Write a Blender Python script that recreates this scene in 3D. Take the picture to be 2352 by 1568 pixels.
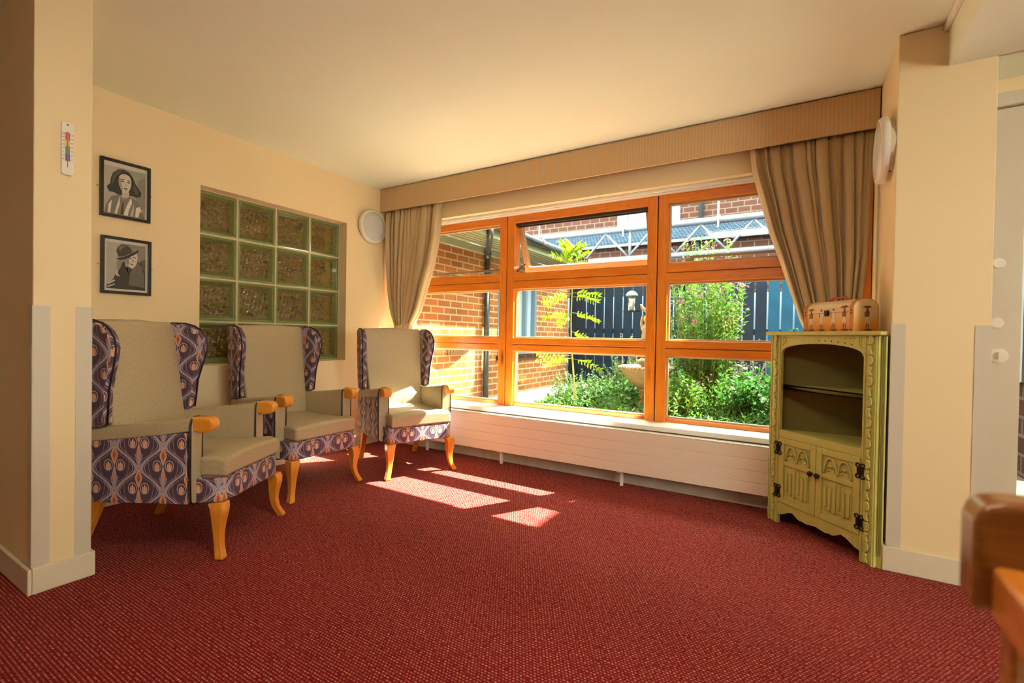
import bpy, bmesh, math, random
from mathutils import Vector, Matrix
for o in list(bpy.data.objects): bpy.data.objects.remove(o)
SC = bpy.context.scene
R = math.radians
# ---------------------------------------------------------------- camera, world, sun, big lights, exposure
W_, H_ = 2352, 1568
yaw, pitch, roll, F = 0.543636798, -0.0116090865, 0.0166778135, 1081.68
fwd = Vector((-math.sin(yaw)*math.cos(pitch), math.cos(yaw)*math.cos(pitch), math.sin(pitch)))
rt0 = Vector((math.cos(yaw), math.sin(yaw), 0)); up0 = rt0.cross(fwd)
rt = math.cos(roll)*rt0 + math.sin(roll)*up0
up = -math.sin(roll)*rt0 + math.cos(roll)*up0
cam_d = bpy.data.cameras.new('camera'); cam = bpy.data.objects.new('camera', cam_d)
SC.collection.objects.link(cam)
cam.matrix_world = Matrix(((rt.x, up.x, -fwd.x, 3.42), (rt.y, up.y, -fwd.y, 0.0), (rt.z, up.z, -fwd.z, 1.028), (0, 0, 0, 1)))
cam_d.sensor_width = 36; cam_d.lens = F*36/W_
cam_d.clip_start = 0.05
cam_d.dof.use_dof = True; cam_d.dof.focus_distance = 3.0; cam_d.dof.aperture_fstop = 2.4
SC.camera = cam
SC.view_settings.view_transform = 'Standard'; SC.view_settings.look = 'None'
SC.view_settings.exposure = 1.42; SC.view_settings.gamma = 1.0; SC.view_settings.use_curve_mapping = False
wd = bpy.data.worlds.new('sky'); SC.world = wd; wd.use_nodes = True
wd.node_tree.nodes['Background'].inputs[0].default_value = (0.95, 1.0, 0.88, 1)
wd.node_tree.nodes['Background'].inputs[1].default_value = 9.0
def light(name, kind, energy, color, loc, direction, size=None, size_y=None, angle=None):
    l = bpy.data.lights.new(name, kind); l.energy = energy; l.color = color
    o = bpy.data.objects.new(name, l); SC.collection.objects.link(o); o.location = loc
    o.rotation_euler = Vector(direction).to_track_quat('-Z', 'Y').to_euler()
    if size: l.shape = 'RECTANGLE'; l.size = size; l.size_y = size_y or size
    if angle: l.angle = angle
    return o
light('sun', 'SUN', 30.0, (1.0, 0.93, 0.76), (6, 12, 9), (-0.517, -0.88, -1.0), angle=R(0.6))
# added fill: unseen side window light and two out-of-view ceiling area lights
light('added_fill_right', 'AREA', 4, (1.0, 0.86, 0.55), (6.45, 0.35, 1.5), (-1, 0.05, 0.05), 1.0, 1.0)
light('added_fill_ceiling', 'AREA', 7.0, (1.0, 0.86, 0.60), (3.0, 0.55, 2.33), (0, 0, -1), 1.1, 0.3)
light('added_fill_ceiling', 'AREA', 1.0, (1.0, 0.84, 0.62), (2.6, -2.6, 2.33), (0, 0, -1), 1.1, 0.3)
SC.cycles.max_bounces = 12; SC.cycles.transparent_max_bounces = 16; SC.cycles.sample_clamp_indirect = 6
SC.cycles.use_denoising = True

# ---------------------------------------------------------------- node expression helper
class X:
    def __init__(s, nt, v): s.nt, s.v = nt, v
    def _m(s, op, *a):
        n = s.nt.nodes.new('ShaderNodeMath'); n.operation = op
        for i, q in enumerate((s,)+a):
            q = q.v if isinstance(q, X) else q
            if isinstance(q, (int, float)): n.inputs[i].default_value = q
            else: s.nt.links.new(q, n.inputs[i])
        return X(s.nt, n.outputs[0])
    def __add__(s, o): return s._m('ADD', o)
    __radd__ = __add__
    def __sub__(s, o): return s._m('SUBTRACT', o)
    def __rsub__(s, o): return (s*-1.0)+o
    def __mul__(s, o): return s._m('MULTIPLY', o)
    __rmul__ = __mul__
    def __truediv__(s, o): return s._m('DIVIDE', o)
    def abs(s): return s._m('ABSOLUTE')
    def sin(s): return s._m('SINE')
    def cos(s): return s._m('COSINE')
    def sqrt(s): return s._m('SQRT')
    def fract(s): return s._m('FRACT')
    def floor(s): return s._m('FLOOR')
    def mod(s, o): return s._m('FLOORED_MODULO', o)
    def min(s, o): return s._m('MINIMUM', o)
    def max(s, o): return s._m('MAXIMUM', o)
    def lt(s, o): return s._m('LESS_THAN', o)
    def gt(s, o): return s._m('GREATER_THAN', o)
    def pow(s, o): return s._m('POWER', o)
    def clamp(s): return s.max(0.0).min(1.0)
def step(d, w):          # 1 inside (d<0), soft width w
    return (d*(-1.0/w)+0.5).clamp()
def mixc(nt, f, a, b):
    n = nt.nodes.new('ShaderNodeMix'); n.data_type = 'RGBA'
    f = f.v if isinstance(f, X) else f
    if isinstance(f, (int, float)): n.inputs[0].default_value = f
    else: nt.links.new(f, n.inputs[0])
    for i, c in ((6, a), (7, b)):
        if isinstance(c, tuple): n.inputs[i].default_value = (*c[:3], 1)
        else: nt.links.new(c, n.inputs[i])
    return n.outputs[2]
def srgb(r, g, b):
    f = lambda c: (c/255/12.92) if c/255 <= 0.04045 else ((c/255+0.055)/1.055)**2.4
    return (f(r), f(g), f(b))
def newmat(name):
    m = bpy.data.materials.new(name); m.use_nodes = True
    return m, m.node_tree, m.node_tree.nodes['Principled BSDF']
def coords(nt, kind='UV'):
    tc = nt.nodes.new('ShaderNodeTexCoord'); return tc.outputs[kind]
def mapped(nt, vec, scale=(1, 1, 1), rot=(0, 0, 0), loc=(0, 0, 0)):
    n = nt.nodes.new('ShaderNodeMapping'); n.inputs['Scale'].default_value = scale; n.inputs['Rotation'].default_value = rot
    n.inputs['Location'].default_value = loc
    nt.links.new(vec, n.inputs['Vector']); return n.outputs[0]
def noise(nt, vec, scale, detail=3, rough=0.5, dist=0.0):
    n = nt.nodes.new('ShaderNodeTexNoise'); n.inputs['Scale'].default_value = scale
    n.inputs['Detail'].default_value = detail; n.inputs['Roughness'].default_value = rough
    n.inputs['Distortion'].default_value = dist
    nt.links.new(vec, n.inputs['Vector']); return X(nt, n.outputs[0])
def bump(nt, b, h, strength=0.3, dist=0.002):
    n = nt.nodes.new('ShaderNodeBump'); n.inputs['Strength'].default_value = strength; n.inputs['Distance'].default_value = dist
    nt.links.new(h.v if isinstance(h, X) else h, n.inputs['Height']); nt.links.new(n.outputs[0], b.inputs['Normal'])
def ramp(nt, f, stops):
    n = nt.nodes.new('ShaderNodeValToRGB'); nt.links.new(f.v if isinstance(f, X) else f, n.inputs[0])
    e = n.color_ramp.elements
    while len(e) < len(stops): e.new(0.5)
    for el, (p, c) in zip(e, stops): el.position = p; el.color = (*c[:3], 1)
    return n.outputs[0]
def sepxy(nt, vec):
    n = nt.nodes.new('ShaderNodeSeparateXYZ'); nt.links.new(vec, n.inputs[0])
    return X(nt, n.outputs[0]), X(nt, n.outputs[1]), X(nt, n.outputs[2])

def plain(name, col, rough=0.6, metal=0.0, var=0.06, nscale=12, bmp=0.0, bscale=200, spec=None, coat=0):
    m, nt, b = newmat(name)
    v = coords(nt, 'Object')
    n = noise(nt, v, nscale, 3)
    c2 = tuple(max(0, c*(1-var*2.2)) for c in col); c1 = tuple(min(1, c*(1+var)) for c in col)
    nt.links.new(mixc(nt, n, c2, c1), b.inputs['Base Color'])
    b.inputs['Roughness'].default_value = rough; b.inputs['Metallic'].default_value = metal
    if spec is not None: b.inputs['Specular IOR Level'].default_value = spec
    if coat: b.inputs['Coat Weight'].default_value = coat; b.inputs['Coat Roughness'].default_value = 0.15
    if bmp: bump(nt, b, noise(nt, v, bscale, 2), bmp, 0.002)
    return m
M = {}
M['wall'] = plain('cream_wall_paint', (0.84, 0.675, 0.40), 0.75, var=0.012, nscale=3, bmp=0.10, bscale=160)
M['ceil'] = plain('ceiling_paint', (0.84, 0.90, 0.75), 0.85, var=0.01, nscale=2, bmp=0.05, bscale=90)
M['trim'] = plain('cream_gloss_paint', (0.74, 0.66, 0.50), 0.35, var=0.02, nscale=6)
M['guard'] = plain('grey_plastic_guard', (0.63, 0.57, 0.46), 0.45, var=0.015, bmp=0.06, bscale=500)
M['white'] = plain('white_gloss_paint', (0.88, 0.86, 0.80), 0.3, var=0.02)
M['rad'] = plain('radiator_enamel', (0.85, 0.72, 0.60), 0.35, var=0.01)
M['dirty'] = plain('scuffed_skirting', (0.62, 0.57, 0.48), 0.6, var=0.15, nscale=9)
M['black'] = plain('black_piping', (0.010, 0.010, 0.014), 0.45)
M['frameblk'] = plain('black_frame_wood', (0.016, 0.014, 0.013), 0.35)
M['iron'] = plain('blackened_iron', (0.03, 0.024, 0.02), 0.45, metal=0.6)
M['brass'] = plain('brass', (0.6, 0.4, 0.12), 0.35, metal=1.0)
M['plastic'] = plain('white_plastic', (0.80, 0.76, 0.66), 0.35, var=0.01)
M['diffuser'] = plain('frosted_diffuser', (0.60, 0.60, 0.56), 0.5, var=0.01)
M['gutter'] = plain('black_plastic_gutter', (0.022, 0.030, 0.034), 0.25)
M['steel'] = plain('galvanised_steel', (0.0858, 0.1023, 0.1254), 0.5, metal=0.15, var=0.12, nscale=18)
M['stone'] = plain('weathered_stone', (0.2520, 0.2170, 0.1400), 0.9, var=0.22, nscale=22, bmp=0.5, bscale=60, spec=0.06)
M['fence'] = plain('navy_stained_boards', (0.0064, 0.0136, 0.0240), 0.6, var=0.25, nscale=7, spec=0.06)
M['fence2'] = plain('blue_stained_boards', (0.0072, 0.0450, 0.0840), 0.6, var=0.2, nscale=7, spec=0.06)
M['soffit'] = plain('pale_green_soffit_paint', (0.2210, 0.2431, 0.1602), 0.6, var=0.05, spec=0.06)
M['pvc'] = plain('white_window_plastic', (0.2250, 0.2520, 0.2790), 0.4, var=0.01, spec=0.06)
M['bluegrey'] = plain('blue_grey_door_paint', (0.10, 0.16, 0.20), 0.4, var=0.05)
M['soil'] = plain('soil', (0.10, 0.07, 0.04), 0.95, var=0.3, nscale=9, bmp=0.5, bscale=30, spec=0.06)
M['pave'] = plain('pale_paving', (0.50, 0.47, 0.38), 0.85, var=0.15, nscale=8, spec=0.06)
M['bark'] = plain('reddish_bark', (0.2100, 0.0910, 0.0420), 0.9, var=0.35, nscale=25, bmp=0.6, bscale=40, spec=0.06)
M['pale'] = plain('pale_blue_render', (0.2040, 0.2760, 0.3600), 0.7, var=0.05, spec=0.06)
M['pink'] = plain('pink_petals', (0.5040, 0.1540, 0.4200), 0.6, var=0.1, spec=0.06)
M['coir'] = plain('coir_liner', (0.20, 0.11, 0.05), 0.95, var=0.3, nscale=60, bmp=0.6, bscale=200)
M['cushion'] = plain('cream_seat_vinyl', (0.74, 0.72, 0.55), 0.5, var=0.03)
M['green_pl'] = plain('green_plastic', (0.1320, 0.3300, 0.1320), 0.4)
M['seed'] = plain('bird_seed', (0.3300, 0.3100, 0.2400), 0.9, var=0.25, nscale=120)
M['tieb'] = plain('cream_tieback_cloth', (0.72, 0.52, 0.32), 0.7, var=0.04)
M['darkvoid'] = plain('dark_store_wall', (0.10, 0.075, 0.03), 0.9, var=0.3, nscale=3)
M['red'] = plain('red_paint', (0.6, 0.05, 0.04), 0.5)
M['lip'] = plain('dark_rubber_seal', (0.05, 0.035, 0.025), 0.6)
M['beading'] = plain('pale_glazing_bead', (0.62, 0.52, 0.36), 0.5, var=0.04)
def leafmat(name, col, tr=0.35):
    m, nt, b = newmat(name); v = coords(nt, 'Object'); n = noise(nt, v, 9, 2)
    c = mixc(nt, n, tuple(q*0.55 for q in col), tuple(min(1, q*1.35) for q in col))
    nt.links.new(c, b.inputs['Base Color']); b.inputs['Roughness'].default_value = 0.6; b.inputs['Specular IOR Level'].default_value = 0.12
    t = nt.nodes.new('ShaderNodeBsdfTranslucent'); nt.links.new(c, t.inputs[0])
    mx = nt.nodes.new('ShaderNodeMixShader'); mx.inputs[0].default_value = tr
    nt.links.new(b.outputs[0], mx.inputs[1]); nt.links.new(t.outputs[0], mx.inputs[2])
    nt.links.new(mx.outputs[0], nt.nodes['Material Output'].inputs[0]); return m
M['leaf_lime'] = leafmat('lime_leaf', (0.1650, 0.3000, 0.0090), 0.45)
M['leaf_mid'] = leafmat('mid_green_leaf', (0.0638, 0.1613, 0.0165), 0.4)
M['leaf_grey'] = leafmat('grey_green_leaf', (0.0713, 0.1500, 0.0488), 0.35)
M['leaf_dark'] = leafmat('deep_green_leaf', (0.0280, 0.1160, 0.0176), 0.4)
M['stemg'] = leafmat('green_stem', (0.2400, 0.2760, 0.0720), 0.1)
M['dry'] = leafmat('dry_seedhead', (0.3300, 0.2880, 0.1800), 0.3)
def fill_glow():  # glowing face for the added ceiling fill lights
    m, nt, b = newmat('fill_light_panel'); b.inputs['Base Color'].default_value = (0.9, 0.88, 0.8, 1)
    b.inputs['Emission Color'].default_value = (1, 0.86, 0.65, 1); b.inputs['Emission Strength'].default_value = 2.0; return m
M['glow'] = fill_glow()

def carpet():
    m, nt, b = newmat('red_flecked_carpet'); uv = coords(nt)
    x, y, _ = sepxy(nt, uv)
    py, px = 0.0105, 0.0125
    fy = y/py; row = fy.floor()
    fx = x/px+row*0.5
    lx = fx.fract()-0.5; ly = fy.fract()-0.5
    d = ((lx*lx)*1.5+(ly*ly)*3.2).sqrt()
    dot = step(d-0.40, 0.28)
    big = noise(nt, uv, 1.3, 3); fine = noise(nt, uv, 420, 2); cell = noise(nt, uv, 110, 1)
    dotv = (dot*((cell*2.8-0.97).clamp())*(fine*1.1+0.45)).clamp()
    base = mixc(nt, big, (0.135, 0.0010, 0.0030), (0.195, 0.0025, 0.006))
    col = mixc(nt, dotv, base, (0.78, 0.33, 0.23))
    nt.links.new(col, b.inputs['Base Color']); b.inputs['Roughness'].default_value = 0.95
    b.inputs['Specular IOR Level'].default_value = 0.08; b.inputs['Sheen Weight'].default_value = 0.1; b.inputs['Sheen Tint'].default_value = (1, 0.45, 0.40, 1)
    bump(nt, b, dot+fine*0.5, 0.5, 0.003); return m
M['carpet'] = carpet()

def wood(name, c1, c2, axis='U', knots=False, rough=0.3, sc=1.0, coat=0.3):
    m, nt, b = newmat(name); uv = coords(nt, 'Object')
    s = {'X': (0.8, 9, 9), 'Y': (9, 0.8, 9), 'Z': (9, 9, 0.8)}[axis]
    v = mapped(nt, uv, tuple(q*sc for q in s))
    n = noise(nt, v, 3.0, 4, 0.55, 1.2)
    rings = ((n*26.0).sin()*0.5+0.5)
    fine = noise(nt, mapped(nt, uv, tuple(q*8*sc for q in s)), 4, 2)
    f = (rings*0.45+fine*0.35+n*0.3).clamp()
    col = mixc(nt, f, c1, c2)
    if knots:
        vo = nt.nodes.new('ShaderNodeTexVoronoi'); vo.inputs['Scale'].default_value = 1.0
        ks = {'X': (1.6, 7, 7), 'Z': (7, 7, 1.6), 'Y': (7, 1.6, 7)}[axis]
        nt.links.new(mapped(nt, uv, ks), vo.inputs['Vector'])
        k = step(X(nt, vo.outputs['Distance'])-0.10, 0.10)
        col = mixc(nt, k*0.8, col, (0.13, 0.035, 0.01))
    nt.links.new(col, b.inputs['Base Color']); b.inputs['Roughness'].default_value = rough
    b.inputs['Coat Weight'].default_value = coat; b.inputs['Coat Roughness'].default_value = 0.2
    return m
PC = ((0.90, 0.30, 0.022), (0.72, 0.175, 0.008))
M['pineX'] = wood('orange_pine', *PC, 'X', True); M['pineZ'] = wood('orange_pine_upright', *PC, 'Z', True)
M['beech'] = wood('honey_beech', (0.80, 0.33, 0.040), (0.66, 0.22, 0.018), 'Z', rough=0.28)
M['beechY'] = wood('honey_beech_arm', (0.82, 0.36, 0.045), (0.68, 0.24, 0.02), 'Y', rough=0.25, coat=0.6)
M['oak'] = wood('varnished_oak', (0.50, 0.21, 0.035), (0.36, 0.12, 0.014), 'X', rough=0.25, coat=0.6)
M['oak_shade'] = wood('shaded_oak_top_rail', (0.26, 0.095, 0.016), (0.17, 0.055, 0.008), 'X', rough=0.25, coat=0.5)  # oak top rail darkened in the base colour to stand in for shade
M['oakY'] = wood('varnished_oak_rail', (0.62, 0.21, 0.028), (0.46, 0.13, 0.014), 'Y', rough=0.25, coat=0.5)
M['sash'] = wood('weathered_sash_timber', (0.60, 0.40, 0.22), (0.46, 0.27, 0.12), 'X', rough=0.5)
M['trunkband'] = wood('tan_leather_band', (0.60, 0.24, 0.04), (0.46, 0.16, 0.02), 'Z', rough=0.4)

def linen():
    m, nt, b = newmat('beige_woven_fabric'); uv = coords(nt)
    a = noise(nt, mapped(nt, uv, (90, 900, 1)), 1.0, 2); c = noise(nt, mapped(nt, uv, (900, 90, 1)), 1.0, 2)
    f = ((a+c)*1.7-1.15).clamp()
    nt.links.new(mixc(nt, f, (0.30, 0.235, 0.130), (0.55, 0.455, 0.29)), b.inputs['Base Color'])
    b.inputs['Roughness'].default_value = 0.42; b.inputs['Specular IOR Level'].default_value = 0.4
    bump(nt, b, a+c, 0.25, 0.001); return m
M['linen'] = linen()

def damask():
    m, nt, b = newmat('plum_tulip_damask'); uv = coords(nt)
    px, py = 0.112, 0.205
    x, y, _ = sepxy(nt, uv)
    u = (x/px+1.0).mod(2.0)-1.0; u = u.abs(); v = (y/py).fract()
    d = u-((v*6.28318).cos()*0.43+0.5)
    other = d.gt(0.0)
    ad = d.abs()
    U = u*(1.0-other)+(1.0-u)*other
    V = (v+other*0.5).fract()-0.0
    V = ((V+0.5).fract())-0.5          # V in [-.5,.5], widest at 0
    def circ(cx, cy, r, ky=1.0):
        a = U-cx; c = (V-cy)*1.43
        return (a*a+(c*c)*ky).sqrt()-r
    plum, plumd, mid, lil, org = (0.050, 0.022, 0.054), (0.026, 0.010, 0.026), (0.105, 0.058, 0.092), (0.50, 0.41, 0.50), (0.72, 0.26, 0.11)
    n = noise(nt, uv, 90, 2, dist=1.5)
    # wing lobes: mid plum body inside ogee with feather streaks
    body = step(0.12-ad, 0.03)
    streak = (((U*0.9+V*1.3)*60.0+n*7.0).sin()*0.5+0.5)*body
    col = mixc(nt, body, plumd, mid)
    col = mixc(nt, streak*0.45, col, plum)
    # double curved stems in lilac
    band = step((ad-0.078)-((V*6.28318).cos())*0.030-((V*18.8).sin())*0.014, 0.02)
    dots = step(((ad-0.035)._m('ABSOLUTE'))-0.010, 0.01)*(((V*95.0).sin()).gt(0.45))
    thin = step((ad-0.165).abs()-0.013, 0.012)
    thin2 = step((ad-0.105).abs()-0.008, 0.01)
    inner = circ(0.0, 0.09, 0.60, 0.8)
    thin3 = step(inner.abs()-0.010, 0.012)*V.gt(-0.2)*body
    col = mixc(nt, thin2*0.5, col, plumd)
    col = mixc(nt, thin, col, lil)
    col = mixc(nt, thin3*0.6, col, lil)
    col = mixc(nt, band*0.93, col, lil)
    col = mixc(nt, dots*0.75, col, plum)
    # tail feathers near the narrow part
    tail = step((U-(V+0.5)*0.45).abs()-0.035, 0.02)*V.lt(-0.20)
    col = mixc(nt, tail*0.7, col, lil)
    # tulip rings
    ring = circ(0.25, 0.05, 0.165)
    col = mixc(nt, step(ring, 0.02)*V.gt(-0.3), col, plumd)
    col = mixc(nt, step((ring).abs()-0.016, 0.015), col, (0.56, 0.42, 0.40))
    tul = circ(0.25, 0.035, 0.105, 0.62)
    wx = (U-0.25).abs()
    gap = step((V-0.075)*(-1.0)+0.0, 0.01)*step((wx-0.045).abs()-0.016, 0.012)
    col = mixc(nt, step(tul, 0.02)*(1.0-gap), col, (0.74, 0.46, 0.34))
    pet = step((wx-0.040).abs()-0.016, 0.014)*step(tul+0.035, 0.02)
    col = mixc(nt, pet, col, org)
    # spear below, flame above
    sp = (U*3.0+(V+0.17).abs()*1.25)-0.24
    col = mixc(nt, step(sp-0.06, 0.03), col, lil)
    col = mixc(nt, step(sp+0.06, 0.03), col, org)
    fl = (U*2.1+((V-0.27).abs().pow(1.25))*2.0)-0.26
    col = mixc(nt, step(fl-0.05, 0.03), col, (0.66, 0.46, 0.36))
    col = mixc(nt, step(fl+0.03, 0.03), col, org)
    col = mixc(nt, step(fl+0.14, 0.03), col, (0.40, 0.10, 0.05))
    stem = step(U-0.022, 0.015)*V.lt(-0.30)
    col = mixc(nt, stem*0.8, col, lil)
    nt.links.new(col, b.inputs['Base Color']); b.inputs['Roughness'].default_value = 0.7
    w = noise(nt, uv, 700, 1); bump(nt, b, w, 0.2, 0.001); return m
M['damask'] = damask()

def curtainmat(name, c1, c2, stripe, rough=0.42, sheen=0.3, amt=0.5):
    m, nt, b = newmat(name); uv = coords(nt); x, y, _ = sepxy(nt, uv)
    s = ((x*(6.28318/stripe)).sin()*0.5+0.5).pow(4.0)
    n = noise(nt, mapped(nt, uv, (250, 30, 1)), 1, 3)
    c = mixc(nt, n, c1, tuple(q*0.72 for q in c1)); c = mixc(nt, s*amt, c, c2)
    nt.links.new(c, b.inputs['Base Color']); b.inputs['Roughness'].default_value = rough
    b.inputs['Sheen Weight'].default_value = sheen; b.inputs['Specular IOR Level'].default_value = 0.35
    bump(nt, b, n, 0.15, 0.001); return m
M['curtain'] = curtainmat('bronze_silk_curtain', (0.6290, 0.4845, 0.2890), (0.7310, 0.5100, 0.1530), 0.018)
M['pelmet'] = curtainmat('tan_striped_pelmet', (0.70, 0.48, 0.26), (0.86, 0.54, 0.17), 0.020, rough=0.6, amt=0.45)

def brick(name, c1, c2, mortar, w=0.225, h=0.079, ms=0.0095, rough=0.85, var=0.35):
    m, nt, b = newmat(name); uv = coords(nt)
    n = nt.nodes.new('ShaderNodeTexBrick'); nt.links.new(uv, n.inputs['Vector'])
    n.inputs['Scale'].default_value = 1.0; n.inputs['Brick Width'].default_value = w; n.inputs['Row Height'].default_value = h
    n.inputs['Mortar Size'].default_value = ms; n.inputs['Mortar Smooth'].default_value = 0.2; n.inputs['Bias'].default_value = -0.2
    n.inputs['Color1'].default_value = (*c1, 1); n.inputs['Color2'].default_value = (*c2, 1); n.inputs['Mortar'].default_value = (*mortar, 1)
    nz = noise(nt, uv, 60, 3); c = mixc(nt, (nz*var), n.outputs[0], tuple(q*0.5 for q in c1))
    nt.links.new(c, b.inputs['Base Color']); b.inputs['Roughness'].default_value = rough; b.inputs['Specular IOR Level'].default_value = 0.08
    inv = X(nt, n.outputs['Fac'])*-1.0+nz*0.3; bump(nt, b, inv, 0.5, 0.006); return m
M['brick'] = brick('orange_facing_brick', (0.2584, 0.0969, 0.0272), (0.1680, 0.0646, 0.0272), (0.3230, 0.2713, 0.1744))
M['brick2'] = brick('rose_facing_brick', (0.0450, 0.0180, 0.0138), (0.0360, 0.0144, 0.0114), (0.0810, 0.0690, 0.0510), 0.235, 0.116, 0.011)
M['tile'] = brick('blue_grey_roof_tile', (0.0216, 0.0408, 0.0672), (0.0336, 0.0624, 0.0960), (0.0058, 0.0096, 0.0144), 0.075, 0.075, 0.010, rough=0.85)

def glass():
    m, nt, b = newmat('window_glass'); nt.nodes.remove(b)
    t = nt.nodes.new('ShaderNodeBsdfTransparent'); t.inputs[0].default_value = (0.97, 0.98, 0.97, 1)
    g = nt.nodes.new('ShaderNodeBsdfGlossy'); g.inputs['Roughness'].default_value = 0.0
    lw = nt.nodes.new('ShaderNodeLayerWeight'); lw.inputs[0].default_value = 0.5
    fac = X(nt, lw.outputs['Facing']).pow(5.0)*0.5+0.03
    mx = nt.nodes.new('ShaderNodeMixShader')
    nt.links.new(fac.v, mx.inputs[0]); nt.links.new(t.outputs[0], mx.inputs[1]); nt.links.new(g.outputs[0], mx.inputs[2])
    nt.links.new(mx.outputs[0], nt.nodes['Material Output'].inputs[0]); return m
M['glass'] = glass()
def clearplastic():
    m, nt, b = newmat('clear_tube'); nt.nodes.remove(b)
    t = nt.nodes.new('ShaderNodeBsdfTransparent'); g = nt.nodes.new('ShaderNodeBsdfGlossy'); g.inputs['Roughness'].default_value = 0.1
    mx = nt.nodes.new('ShaderNodeMixShader'); mx.inputs[0].default_value = 0.25
    nt.links.new(t.outputs[0], mx.inputs[1]); nt.links.new(g.outputs[0], mx.inputs[2])
    nt.links.new(mx.outputs[0], nt.nodes['Material Output'].inputs[0]); return m
M['clear'] = clearplastic()
def glassblock_face():
    m, nt, b = newmat('wavy_glass_block_face'); v = coords(nt, 'Object')
    w = nt.nodes.new('ShaderNodeTexWave'); w.inputs['Scale'].default_value = 11; w.inputs['Distortion'].default_value = 4.5
    w.inputs['Detail'].default_value = 3; w.inputs['Detail Scale'].default_value = 1.6
    nt.links.new(mapped(nt, v, (1, 1, 1.7), (R(38), 0, 0)), w.inputs['Vector'])
    wf = X(nt, w.outputs['Fac']); n = noise(nt, mapped(nt, v, (1, 0.45, 1.6), (R(35), 0, 0)), 15, 2, 0.5, 1.2)
    c = ramp(nt, wf*0.45+n*0.55, [(0.22, (0.055, 0.036, 0.003)), (0.48, (0.100, 0.068, 0.008)), (0.70, (0.185, 0.130, 0.026)), (0.90, (0.30, 0.24, 0.08))])
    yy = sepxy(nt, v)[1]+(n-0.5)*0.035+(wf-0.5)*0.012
    c = mixc(nt, step((yy-2.713).abs()-0.026, 0.004)*0.85, c, (0.24, 0.19, 0.035))  # yellowish strip painted in for the pale lit wall beyond the glass
    nt.links.new(c, b.inputs['Base Color']); b.inputs['Roughness'].default_value = 0.12
    b.inputs['Transmission Weight'].default_value = 0.25; b.inputs['IOR'].default_value = 1.45
    bump(nt, b, wf+n*0.7, 0.55, 0.012); return m
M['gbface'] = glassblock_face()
def glassblock_rim():
    m, nt, b = newmat('green_glass_block_edge'); v = coords(nt, 'Object'); n = noise(nt, v, 60, 2, dist=2)
    nt.links.new(mixc(nt, n, (0.050, 0.070, 0.012), (0.26, 0.31, 0.11)), b.inputs['Base Color'])
    b.inputs['Roughness'].default_value = 0.08; b.inputs['Coat Weight'].default_value = 0.8
    bump(nt, b, n, 0.2, 0.003); return m
M['gbrim'] = glassblock_rim()
M['gbrim2'] = plain('pale_green_glass_glint', (0.30, 0.40, 0.16), 0.1, var=0.2, nscale=40, coat=0.8)
def cabpaint():
    m, nt, b = newmat('sage_green_chalk_paint'); v = coords(nt, 'Object')
    n = noise(nt, v, 14, 4); g = noise(nt, mapped(nt, v, (1, 1, 0.08)), 90, 3)
    c = mixc(nt, n, (0.47, 0.47, 0.115), (0.66, 0.65, 0.19)); c = mixc(nt, (g*0.5-0.12).clamp(), c, (0.30, 0.25, 0.07))
    nt.links.new(c, b.inputs['Base Color']); b.inputs['Roughness'].default_value = 0.5; bump(nt, b, g, 0.2, 0.001); return m
M['cab'] = cabpaint()
M['cabin'] = plain('dark_olive_interior_paint', (0.20, 0.165, 0.035), 0.6, var=0.05)

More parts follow.
